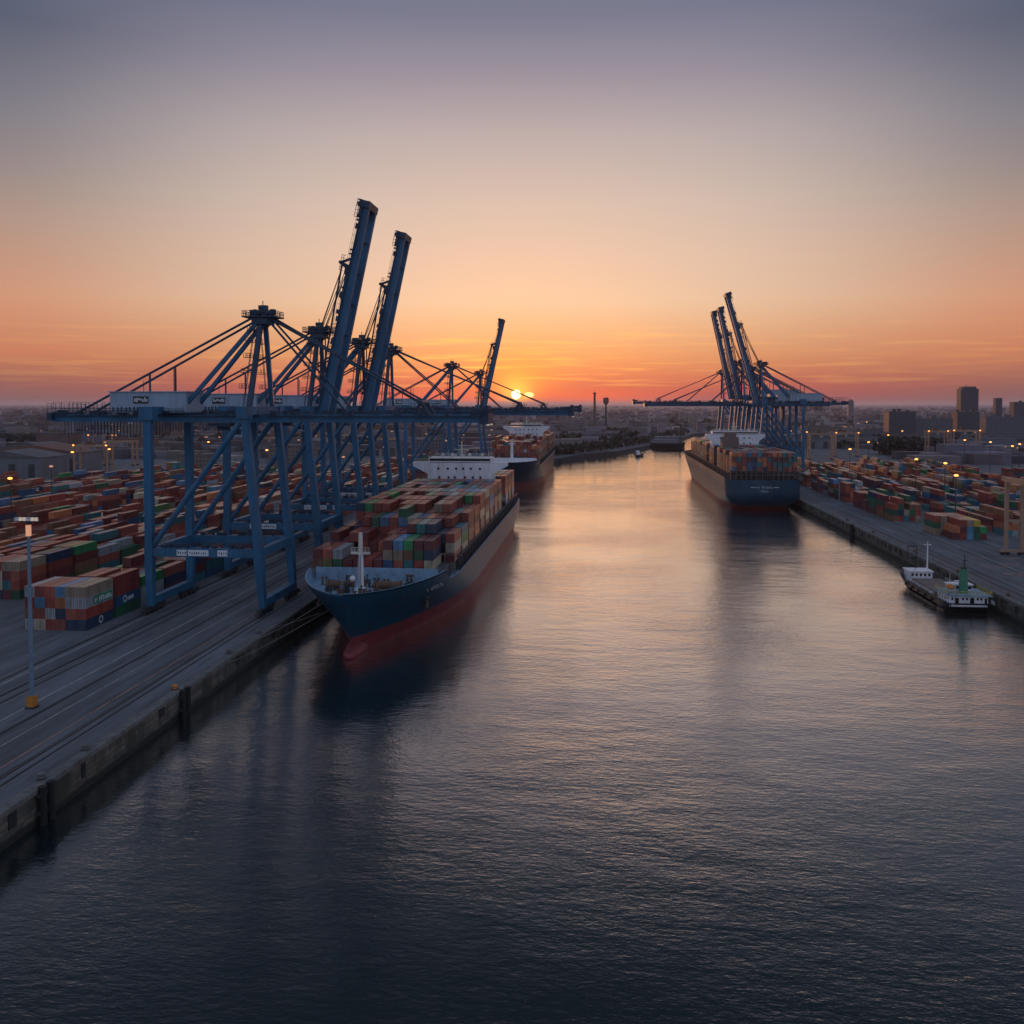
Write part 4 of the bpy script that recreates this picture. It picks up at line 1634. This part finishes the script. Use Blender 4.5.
light_mast(124.5, 486, 15, 'short grey lamp post standing at the edge of the right quay', 'lamp', group='', mat=M['pole'], lamp='sign_white')


def yard_gantry(x, y, rz, span, h, label, depth=8.0, group='beige yard gantry cranes', lamps=True):
    t = thing('yard_gantry', label, 'gantry crane', (x, y, QZ), rz, group)
    be = M['beige']
    for sx in (-1, 1):
        for sy in (-1, 1):
            a = MB()
            a.beam((sx * span / 2, sy * depth / 2, 1.4), (sx * span / 2, sy * depth / 2, h - 1.8), 1.15, 1.15)
            a.build('leg', be, t)
        a = MB()
        a.b2(sx * span / 2 - .6, sx * span / 2 + .6, -depth / 2 - 2, depth / 2 + 2, 1.0, 1.8)
        a.b2(sx * span / 2 - .4, sx * span / 2 + .4, -depth / 2 + .6, depth / 2 - .6, h * .42, h * .42 + .9)
        a.build('sill_beam', be, t)
        for q in (-1, 1):
            a = MB()
            for k in (-.9, .9):
                a.tube((sx * span / 2 - .4, q * (depth / 2 + .3) + k, .75), (sx * span / 2 + .4, q * (depth / 2 + .3) + k, .75), .75, n=12)
            a.box(sx * span / 2, q * (depth / 2 + .3), .9, .3, 1.6, .3)
            a.build('wheel_set', M['tyre'], t)
    for sy in (-1, 1):
        a = MB()
        a.b2(-span / 2 - 1.2, span / 2 + 1.2, sy * depth / 2 - .6, sy * depth / 2 + .6, h - 1.8, h)
        a.build('girder', be, t)
    a = MB()
    a.b2(-span * .2, -span * .2 + 4, -depth / 2, depth / 2, h + .02, h + 1.0)
    a.b2(-span * .2 + .6, -span * .2 + 3.2, -1.6, 1.6, h + 1.0, h + 2.6)
    a.build('trolley', M['rust'], t)
    a = MB()
    a.b2(-span * .2 + 4.1, -span * .2 + 6, -1.2, 1.2, h - 4.6, h - 2.1)
    a.build('operator_cab', M['house_white'], t)
    if lamps:
        for sx in (-1, 1):
            a = MB()
            a.ell((sx * span / 2, -depth / 2 - .9, h - .4), .7, .5, .5, 0, 8, 6)
            a.build('lamp', M['lamp'], t)
    return t


yard_gantry(352, 915, 0, 24, 29, 'beige yard gantry crane with two glowing lamps in front of the city slab blocks')
yard_gantry(329, 925, 0, 18, 28, 'beige yard gantry crane just left of the other one before the dark trees')
for i, (x, y, sp_, hh, lb) in enumerate(((-300, 800, 24, 24, 'distant beige yard gantry between the second crane\'s legs'), (-245, 850, 24, 25, 'distant beige yard gantry left of the blue ship\'s bridge'),
                                 (-190, 790, 22, 24, 'distant beige yard gantry behind the raised boom cranes\' legs'), (-420, 760, 26, 22, 'distant beige yard gantry near the left sheds'),
                                 (-520, 905, 26, 22, 'distant beige yard gantry beyond the brown roofed warehouse'), (214, 905, 22, 26, 'distant beige yard gantry just right of the moored stern ship\'s cranes'),
                                 (252, 960, 22, 25, 'distant beige yard gantry under the right crane\'s back reach'), (420, 900, 26, 24, 'distant beige yard gantry at the far right of the yard'))):
    yard_gantry(x, y, 0, sp_, hh, lb, lamps=i % 2 == 0)
yard_gantry(-368, 628, 0, 25, 24.5, 'beige yard gantry crane with glowing lamps in the left yard under the crane back reach')
yard_gantry(147.6, 325, math.pi / 2, 27, 28, 'tall beige yard gantry crane cut off by the photo edge on right quay', depth=5.4)

# mooring lines of the blue ship
for k, (x0, y0, z0, x1, y1, lab) in enumerate(((-64.5, 206.5, 12.4, -79.6, 187, 'upper grey mooring line from the blue ship\'s bow to the quay'),
                                               (-66.0, 208.0, 9.4, -79.4, 204, 'short grey mooring line from blue ship\'s bow to the nearest bollard'),
                                               (-63.0, 206.5, 10.8, -79.6, 162, 'long grey mooring line from the blue ship\'s bow to the orange topped bollard'))):
    a = MB()
    p, q = Vector((x0, y0, z0)), Vector((x1, y1, 5.75))
    prev = p
    for i in range(1, 13):
        f = i / 12
        c = p.lerp(q, f) - Z * (math.sin(math.pi * f) * (.9 if k != 1 else .3))
        a.tube(prev, c, .06, n=5)
        prev = c
    tag(a.build('mooring_line', M['coping']), lab, 'mooring line', 'mooring lines at the blue ship\'s bow')

# ------------------------------------------------------------------ coaster at the right quay, stern towards us
HC = Hull(51.0, 12.4, 3.0, 4.2, boot=.5, fine=17, full=9, rake=2.2, depth=-1.5, fore_at=.1)
sc_ = thing('coaster', 'small dark coaster with white deckhouse and green funnel moored at the right quay', 'coaster', (103.6, 260.5, 0), 0)
HC.build('hull', sc_, M['hull_brown'], M['hull_brown'], M['deck_grey'], bulb=False, boot=M['steel'])
a = MB()
a.b2(-5.2, 5.2, 4.0, 13.0, 1.9, 5.0)
o = a.build('deckhouse', M['ship_white'], sc_)
for q, (wx, ww, wz, wv) in enumerate(((-4.5, .5, 4.1, .8), (-3.2, 1.0, 3.4, 1.9), (-1.6, .5, 4.1, .7), (-.5, .5, 4.1, .7), (.9, 1.1, 3.4, 2.0), (2.4, .5, 4.1, .7), (3.4, .5, 4.1, .7), (4.6, .6, 3.6, 1.6))):
    a = MB()
    a.box(wx, 4.0, wz, ww, .1, wv)
    a.build('window', M['glass_dark'], o)
for q in range(4):
    a = MB()
    a.box(-5.2, 5.2 + q * 2.1, 3.9, .1, 1.0, 1.0)
    a.build('window', M['glass_dark'], o)
a = MB()
a.b2(-6.0, 6.0, 2.6, 13.6, 5.02, 5.3)
bd = a.build('boat_deck', M['deck_light'], o)
a = MB()
for s in (-1, 1):
    a.railing((s * 5.9, 2.7, 5.3), (s * 5.9, 13.5, 5.3), h=1.1, step=1.2, r=.12)
a.railing((-5.9, 2.7, 5.3), (5.9, 2.7, 5.3), h=1.1, step=1.2, r=.12)
a.build('railing', M['yellow'], bd)
a = MB()
a.b2(-3.2, 3.0, 9.4, 12.8, 5.32, 7.0)
a.b2(-3.5, 3.3, 9.1, 13.1, 7.02, 7.2)
wh = a.build('wheelhouse', M['ship_white'], sc_)
for q in range(4):
    a = MB()
    a.box(-2.5 + q * 1.6, 9.38, 6.3, 1.1, .1, .9)
    a.build('window', M['glass_dark'], wh)
a = MB()
a.tube((-.6, 6.4, 5.3), (-.6, 6.4, 12.2), 1.25, 1.0, n=14)
fu = a.build('funnel', M['green'], sc_)
a = MB()
a.tube((-.6, 6.4, 12.2), (-.6, 6.4, 12.8), .85, .8, n=12)
a.tube((-.3, 6.6, 12.2), (-.3, 6.6, 16.2), .2, .14, n=6)
a.box(-.3, 6.6, 14.6, 1.4, .2, .2)
a.build('exhaust_mast', M['steel'], fu)
a = MB()
a.ell((-4.0, 7.0, 7.0), 1.1, 1.9, .7, 0, 10, 6)
a.build('lifeboat', M['orange'], sc_)
a = MB()
a.b2(-4.4, 4.4, 15.4, 26.6, 1.9, 3.5)
a.b2(-4.4, 4.4, 27.1, 37.4, 1.9, 3.5)
a.b2(-4.6, 4.6, 15.2, 37.6, 1.85, 2.9)
a.build('hatch_cover', M['hatch'], sc_)
a = MB()
a.b2(-4.4, 2.6, 39.4, 45.2, 1.9, 5.2)
a.b2(-4.7, 2.9, 39.0, 45.6, 5.22, 5.5)
fo = a.build('bow_house', M['ship_white'], sc_)
for q in range(5):
    a = MB()
    a.box(-3.6 + q * 1.3, 39.4, 4.3, .7, .1, .8)
    a.build('window', M['glass_dark'], fo)
a = MB()
a.tube((2.0, 42.5, 5.5), (2.0, 42.5, 14.6), .26, .16, n=8)
a.box(2.0, 42.5, 13.6, 2.2, .25, .25)
a.build('mast', M['ship_white'], sc_)
a = MB()
for s in (-3.2, -.4):
    a.tube((s, 45.3, 3.4), (s, 45.3, 12.8), .2, .14, n=6)
a.b2(-3.3, -.3, 45.15, 45.45, 12.4, 12.8)
a.b2(-3.3, -.3, 45.15, 45.45, 9.0, 9.3)
a.build('derrick_frame', M['steel'], sc_)
for s in (-1, 1):
    for q in range(5):
        a = MB()
        a.tube((s * 6.2 + s * .25, 14 + q * 5.6, 2.0), (s * 6.2 + s * .55, 14 + q * 5.6, 2.0), .6, n=12)
        a.build('tyre_fender', M['tyre'], sc_)

for q in range(14):                                      # gear about the decks
    a = MB()
    x, y = random.choice(((random.uniform(-5, 5), random.uniform(1.0, 3.4)), (random.uniform(-5.4, -4.8), random.uniform(15, 37)), (random.uniform(-3, 3), random.uniform(37.7, 38.8))))
    w = random.uniform(.4, 1.1)
    a.tube((x, y, 1.85), (x, y, 1.9 + w), w * .55, w * .4, n=8)
    a.box(x + .3, y, 2.1, w, w * .7, .5)
    a.build('deck_gear', random.choice((M['rust'], M['steel'], M['orange'], M['ship_white'])), sc_)
for s in (-1, 1):
    a = MB()
    a.railing((s * 5.6, 1.0, 3.0), (s * 5.9, 3.6, 3.0), h=1.0, step=.9, r=.09)
    a.railing((s * 5.95, 14, 3.0), (s * 5.95, 38, 3.0), h=.9, step=2.0, r=.08)
    a.build('side_rail', M['ship_white'], sc_)

for (p, q) in (((2.0, 42.5, 14.2), (-4.5, 50, 4.4)), ((2.0, 42.5, 14.2), (4.6, 38.4, 3.2)), ((2.0, 42.5, 14.2), (-4.6, 38.4, 3.2)), ((-.3, 6.6, 16.0), (2.0, 42.5, 14.2)), ((-.3, 6.6, 15.4), (-5, 1.0, 4.0))):
    a = MB()
    a.tube(p, q, .045, n=5)
    a.build('rigging', M['rope'], sc_)
a = MB()
a.box(-.2, 11.0, 7.9, 2.4, .3, .3)
a.tube((-.2, 11.0, 7.2), (-.2, 11.0, 7.9), .12, n=6)
a.tube((2.4, 11.4, 7.2), (2.4, 11.4, 11.0), .06, n=5)
a.tube((-2.4, 11.6, 7.2), (-2.4, 11.6, 10.2), .06, n=5)
a.build('radar_aerial', M['ship_white'], wh)
for p, q, lab in (((108.0, 262.2, 3.4), (114.0, 252, 5.75), 'stern mooring line of the small coaster on right quay'), ((107.6, 308.0, 4.4), (114.0, 340, 5.75), 'bow mooring line of the small coaster on right quay')):
    a = MB()
    prev = Vector(p)
    for i in range(1, 9):
        c = Vector(p).lerp(Vector(q), i / 8) - Z * (math.sin(math.pi * i / 8) * .35)
        a.tube(prev, c, .05, n=5)
        prev = c
    tag(a.build('mooring_line', M['coping']), lab, 'mooring line', 'mooring lines of the small coaster')

# ------------------------------------------------------------------ vessels up the river
HD = Hull(105.0, 36.0, 6.5, 8.0, boot=.4, fine=26, full=14, rake=4, fore_at=.2)
db = thing('work_barge', 'dark wide work barge with crane mast moored beyond the right hand container ship', 'barge', (90, 1190, 0), 0)
HD.build('hull', db, M['hull_brown'], M['hull_brown'], M['deck_grey'], bulb=False, boot=M['steel'])
a = MB()
for (x0, x1, y0, y1, z1) in ((-16, 10, 6, 20, 10), (-13, 14, 24, 44, 12.5), (-12, 12, 50, 80, 11)):
    a.b2(x0, x1, y0, y1, 5.3, z1)
a.build('deckhouse', M['wall_plain'], db)
db.scale = (1.2, 1.2, 1.25)
for x in (-14, -4, 4, 9, 13):
    a = MB()
    a.tube((x, 22, 5.4), (x, 22, 17 + (x % 3)), .3, n=6)
    a.build('mast', M['steel'], db)
a = MB()
a.beam((14, 30, 5.4), (14, 30, 24), 1.8, 1.8)
a.build('crane_mast', M['steel'], db)


def small_boat(x, y, rz, L, label, house):
    H = Hull(L, L * .34, L * .11 + .5, L * .16 + .8, boot=.3, fine=L * .45, full=L * .3, rake=L * .08, depth=-.6, fore_at=.2)
    t = thing('workboat', label, 'workboat', (x, y, 0), rz)
    H.build('hull', t, M['hull_brown'], M['hull_brown'], M['deck_grey'], bulb=False, boot=M['steel'])
    a = MB()
    a.b2(-L * .12, L * .12, L * .35, L * .62, L * .08, L * .34)
    a.b2(-L * .09, L * .09, L * .38, L * .58, L * .34, L * .46)
    w = a.build('wheelhouse', house, t)
    a = MB()
    a.box(0, L * .35, L * .27, L * .18, .08, L * .07)
    a.build('window', M['glass_dark'], w)
    a = MB()
    a.tube((0, L * .48, L * .46), (0, L * .48, L * .8), .12, n=6)
    a.build('mast', M['steel'], t)
    return t


small_boat(43, 1066, .35, 8.5, 'tiny dark workboat alone in the middle of the river', M['wall_brown'])
small_boat(53, 1132, 2.2, 9.0, 'tiny low boat close to the far bank of the river bend', M['hull_brown'])
small_boat(158, 1330, 1.2, 19.0, 'dark tug on the bright water behind the right hand ship', M['wall_brown'])
small_boat(36, 1020, -1.1, 15.0, 'boat moored below the wooded far bank of the river', M['ship_white'])

# ------------------------------------------------------------------ buildings
def building(name, label, cat, x, y, w, d, h, mat, roofm, plant=2, rz=0.0, group=None, step=None):
    t = thing(name, label, cat, (x, y, QZ), rz, group)
    a = MB()
    a.b2(-w / 2, w / 2, -d / 2, d / 2, -.4, h)
    a.build('wall', mat, t)
    a = MB()
    a.b2(-w / 2 - .3, w / 2 + .3, -d / 2 - .3, d / 2 + .3, h + .002, h + .7)
    o = a.build('roof', roofm, t)
    for i in range(plant):
        a = MB()
        px_, py_ = (i + .5 + random.uniform(-.25, .25)) / plant * w * .8 - w * .4, random.uniform(-.3, .3) * d
        a.b2(px_ - w * .07, px_ + w * .07, py_ - d * .1, py_ + d * .1, h + .7, h + .7 + random.uniform(1.5, 4))
        a.build('roof_plant', mat, o)
    a = MB()
    if step:
        a.b2(-w / 2 + step, w / 2 - step, -d / 2 + 2, d / 2 - 2, h + .7, h + 5)
        a.tube((-w * .1, 0, h + 5), (-w * .1, 0, h + 9), .6, n=6)
        a.build('roof_plant', mat, o)
    return t


def shed(x, y, w, d, h, label, wall, roofm, rz=0.0):
    t = thing('warehouse', label, 'warehouse', (x, y, QZ), rz)
    a = MB()
    a.b2(-w / 2, w / 2, -d / 2, d / 2, -.4, h)
    a.build('wall', wall, t)
    a = MB()
    k = len(a.v)
    e = .8
    for yy in (-d / 2 - e, d / 2 + e):
        a.v += [Vector((-w / 2 - e, yy, h + .01)), Vector((w / 2 + e, yy, h + .01)), Vector((0, yy, h + w * .07 + 1)), Vector((0, yy, h + .015))]
    a.face((0, 4, 6, 2)); a.face((1, 2, 6, 5)); a.face((0, 2, 1)); a.face((4, 5, 6)); a.face((0, 1, 5, 4))
    a.build('roof', roofm, t)
    for q in range(max(2, int(w / 14))):
        a = MB()
        a.box(-w / 2 + (q + .5) * w / max(2, int(w / 14)), -d / 2 - .04, h * .35, 5, .12, h * .66)
        a.build('door', M['steel'], t)
    return t


building('high_rise', 'tall dark tower block standing above the right hand skyline', 'tower block', 738, 1910, 34, 22, 84, M['fac_dark'], M['fac_dark'], 0, step=4)
building('office_block', 'dark stepped block at the foot of the tall tower block', 'building', 577, 1500, 34, 24, 41, M['fac_dark'], M['roof_grey'], 3)
building('office_block', 'wide grey slab block of many storeys right of the stepped block', 'building', 552, 1300, 58, 20, 36, M['fac_grey'], M['roof_grey'], 3)
building('office_block', 'broad dark office block with flat roof left of the dark trees\' lamps', 'building', 416, 1310, 36, 24, 43, M['fac_dark'], M['roof_grey'], 3)
building('office_block', 'long grey office block beside the broad dark one', 'building', 468, 1340, 52, 24, 33, M['fac_grey'], M['roof_grey'], 3)
building('office_block', 'slender dark block standing against the sky right of tall tower', 'building', 838, 2010, 13, 13, 66, M['fac_dark'], M['roof_grey'], 0)
building('office_block', 'small dark high block near right photo edge', 'building', 905, 2060, 34, 22, 58, M['fac_dark'], M['roof_grey'], 1)
building('far_tower', 'lone pale tower on the horizon beyond the crane back reach', 'tower block', 933, 3500, 19, 19, 66, M['fac_grey'], M['roof_grey'], 0, step=5)
building('office_block', 'brown brick block behind the left yard under the crane back reach', 'building', -578, 920, 36, 24, 23, M['wall_brown'], M['roof_grey'], 2)
building('office_block', 'tan building with lit lower floor at the left yard edge', 'building', -318, 690, 26, 16, 14, M['fac_tan'], M['roof_grey'], 2)
building('office_block', 'tan office building among the cranes\' far legs', 'building', -250, 720, 34, 20, 20, M['fac_tan'], M['roof_grey'], 2)
building('office_block', 'grey terminal office near the far left quay', 'building', -165, 900, 40, 20, 18, M['fac_grey'], M['roof_grey'], 2)
shed(-435, 640, 58, 40, 15, 'long grey cladded warehouse with pale roof at left photo edge', M['wall_plain'], M['roof_grey'], R(4))
shed(-455, 705, 76, 40, 15, 'warehouse with brown red roof behind the grey one at left', M['wall_plain'], M['roof_red'], R(4))
shed(-540, 830, 60, 40, 12, 'pale distant warehouse left of the brown brick block', M['wall_plain'], M['roof_grey'], 0)
shed(-690, 1180, 80, 40, 12, 'pale long shed far off beyond the left dark trees', M['wall_plain'], M['roof_grey'], 0)
shed(-300, 900, 90, 40, 13, 'grey warehouse behind the second crane\'s legs', M['wall_plain'], M['roof_grey'], 0)
shed(420, 720, 70, 40, 10, 'low grey shed at the right photo edge beyond the yard', M['wall_plain'], M['roof_grey'], 0)
shed(250, 1150, 90, 40, 12, 'long low shed behind the right cranes\' back reach', M['wall_plain'], M['roof_grey'], 0)
shed(330, 1230, 60, 36, 12, 'long low shed left of the broad dark office block', M['wall_plain'], M['roof_grey'], 0)
for i in range(60):
    sd_ = random.random() < .5
    y = random.uniform(960, 2300)
    x = random.uniform(-.72, -.16) * y if sd_ else random.uniform(.22, .52) * y
    if on_river(x, y, 40):
        x += 120
    h_ = random.choice((8, 10, 12, 14, 16, 20, 24)) * random.uniform(.8, 1.1)
    building('city_building', 'flat roofed city building in the haze behind the %s yard' % ('left' if sd_ else 'right'), 'building', x, y, random.uniform(16, 60), random.uniform(14, 30), h_,
             random.choice((M['fac_grey'], M['fac_dark'], M['fac_tan'], M['wall_brown'], M['wall_plain'])), random.choice((M['roof_grey'], M['roof_grey'], M['roof_red'])), 2,
             group='hazy city buildings behind the %s yard' % ('left' if sd_ else 'right'))

# each of the repeated masts and buildings is told apart by its place in its row
for grp, text in (('glowing lamp masts in the right yard', 'lamp mast with glowing orange lamp, %s from the left in right yard'),
                  ('dim lamp masts in the left yard', 'slender lamp mast, %s from the left among the lamps of left yard'),
                  ('hazy city buildings behind the left yard', 'flat roofed hazy building, %s from the left in the city behind left yard'),
                  ('hazy city buildings behind the right yard', 'flat roofed hazy building, %s from the left in the city behind right yard')):
    row = [o for o in S.objects if o.get('group') == grp and o.parent is None]
    row.sort(key=lambda o: o.location.x / o.location.y)
    for k, o in enumerate(row):
        o['label'] = text % ORD[k + 1]

t = thing('chimney', 'slim dark chimney standing on the horizon left of the water tower', 'chimney', (-10, 1700, QZ))
a = MB()
a.tube((0, 0, 0), (0, 0, 74), 2.6, 1.9, n=14)
a.build('shaft', M['wall_brown'], t)
a = MB()
a.tube((0, 0, 72.5), (0, 0, 75.5), 2.8, 2.8, n=14)
a.tube((0, 0, 75.5), (0, 0, 81), .25, n=5)
a.build('cap', M['steel'], t)
t = thing('water_tower', 'dark mushroom shaped water tower on the horizon right of the chimney', 'water tower', (11, 1700, QZ))
a = MB()
a.tube((0, 0, 0), (0, 0, 52), 2.0, 1.5, n=12)
a.build('stem', M['steel'], t)
a = MB()
a.tube((0, 0, 52), (0, 0, 58), 1.6, 5.6, n=16)
a.tube((0, 0, 58), (0, 0, 64), 5.6, 5.0, n=16)
a.ell((2.4, 0, 64), 2.6, 2.6, 2.6, 0, 10, 6)
a.ell((-2.2, 0, 64), 2.9, 2.6, 2.2, 0, 10, 6)
a.build('tank', M['wall_brown'], t)

# far city as one mass
a = MB()
n_ = 0
while n_ < 3800:
    y = 850 * math.exp(random.random() * 2.9)
    x = random.uniform(-.85, .6) * y
    if on_river(x, y, 24):
        continue
    if y < 1000 and -330 < x < 260 and not (y > 900 and x < -120):
        continue
    if y < 1250 and 0 < x < 300:
        continue
    hmax = 11 if y < 1500 else 15
    h_ = random.uniform(4, hmax) * (random.uniform(1.3, 2.2) if random.random() < .08 else 1)
    if y > 3000:
        h_ *= 1.2
    v = random.uniform(.05, .19) * (1.9 if random.random() < .08 else 1)
    a.cur = (v * random.uniform(.95, 1.2), v * random.uniform(.85, 1.0), v * random.uniform(.9, 1.2))
    a.box(x, y, QZ + h_ / 2 - .3, random.uniform(8, 46), random.uniform(8, 28), h_)
    n_ += 1
for i in range(230):
    y = 900 * math.exp(random.random() * 1.7)
    x = random.uniform(-.72, -.1) * y if random.random() < .55 else random.uniform(.26, .55) * y
    if on_river(x, y, 20):
        continue
    w = .5 + y / 2200
    a.box(x, y, QZ + random.uniform(6, 18), w * random.choice((1, 1, 1, 3)), w, w * .8, 1)
a.cur = None
tag(a.build('far_city', [M['city'], M['lamp_dim']]), 'hazy mass of low roofs spreading to the horizon behind both yards', 'city', kind='stuff')

# woods
a = MB()


def tree_clump(x, y, h, r):
    for i in range(26):
        c = Vector((x + random.gauss(0, r * .45), y + random.gauss(0, r * .45), QZ + h * random.uniform(.25, 1.0)))
        s = random.uniform(.18, .38) * r
        u = Vector((random.gauss(0, 1), random.gauss(0, 1), random.gauss(0, 1))).normalized()
        w = u.orthogonal().normalized()
        vv = u.cross(w)
        a.quad(c - w * s - vv * s, c + w * s - vv * s * .6, c + w * s * .7 + vv * s, c - w * s * .8 + vv * s * .8)
    a.tube((x, y, QZ - .2), (x, y, QZ + h * .6), .4, .2, n=5, m=1)


for i in range(150):
    tree_clump(random.uniform(300, 365), random.uniform(985, 1020), random.uniform(11, 18), random.uniform(5, 8))
for i in range(190):
    tree_clump(random.uniform(-830, -640), random.uniform(1110, 1160), random.uniform(9, 15), random.uniform(5, 8))
for i in range(70):                                     # along the far bank
    f = random.random()
    k = random.randrange(0, 7)
    x, y = lerp(FARL[k][0], FARL[k + 1][0], f), lerp(FARL[k][1], FARL[k + 1][1], f)
    tree_clump(x + random.uniform(-14, -3), y + random.uniform(4, 60), random.uniform(6, 11), random.uniform(4, 8))
for i in range(900):
    y = 1000 * math.exp(random.random() * 1.9)
    x = random.uniform(-.8, .55) * y
    if on_river(x, y, 14) or (y < 1100 and -120 < x < 290):
        continue
    tree_clump(x, y, random.uniform(7, 15), random.uniform(5, 10))
tag(a.build('distant_woods', [M['leaf'], M['bark']]), 'dark distant trees scattered through the hazy city and along the river bend', 'trees', kind='stuff')

# ------------------------------------------------------------------ haze
hz = MB()
hz.b2(-60010, 60010, -3010, 70010, -4.0, 143)
m = bpy.data.materials.new('haze')
m.use_nodes = True
t = m.node_tree
t.nodes.remove(t.nodes['Principled BSDF'])
pv = t.nodes.new('ShaderNodeVolumePrincipled')
pv.inputs['Color'].default_value = (0.90, 0.80, 0.90, 1)
pv.inputs['Anisotropy'].default_value = 0.55
pv.inputs['Density'].default_value = 0.42e-4
t.links.new(pv.outputs[0], t.nodes['Material Output'].inputs['Volume'])
tag(hz.build('haze', m), kind='stuff')
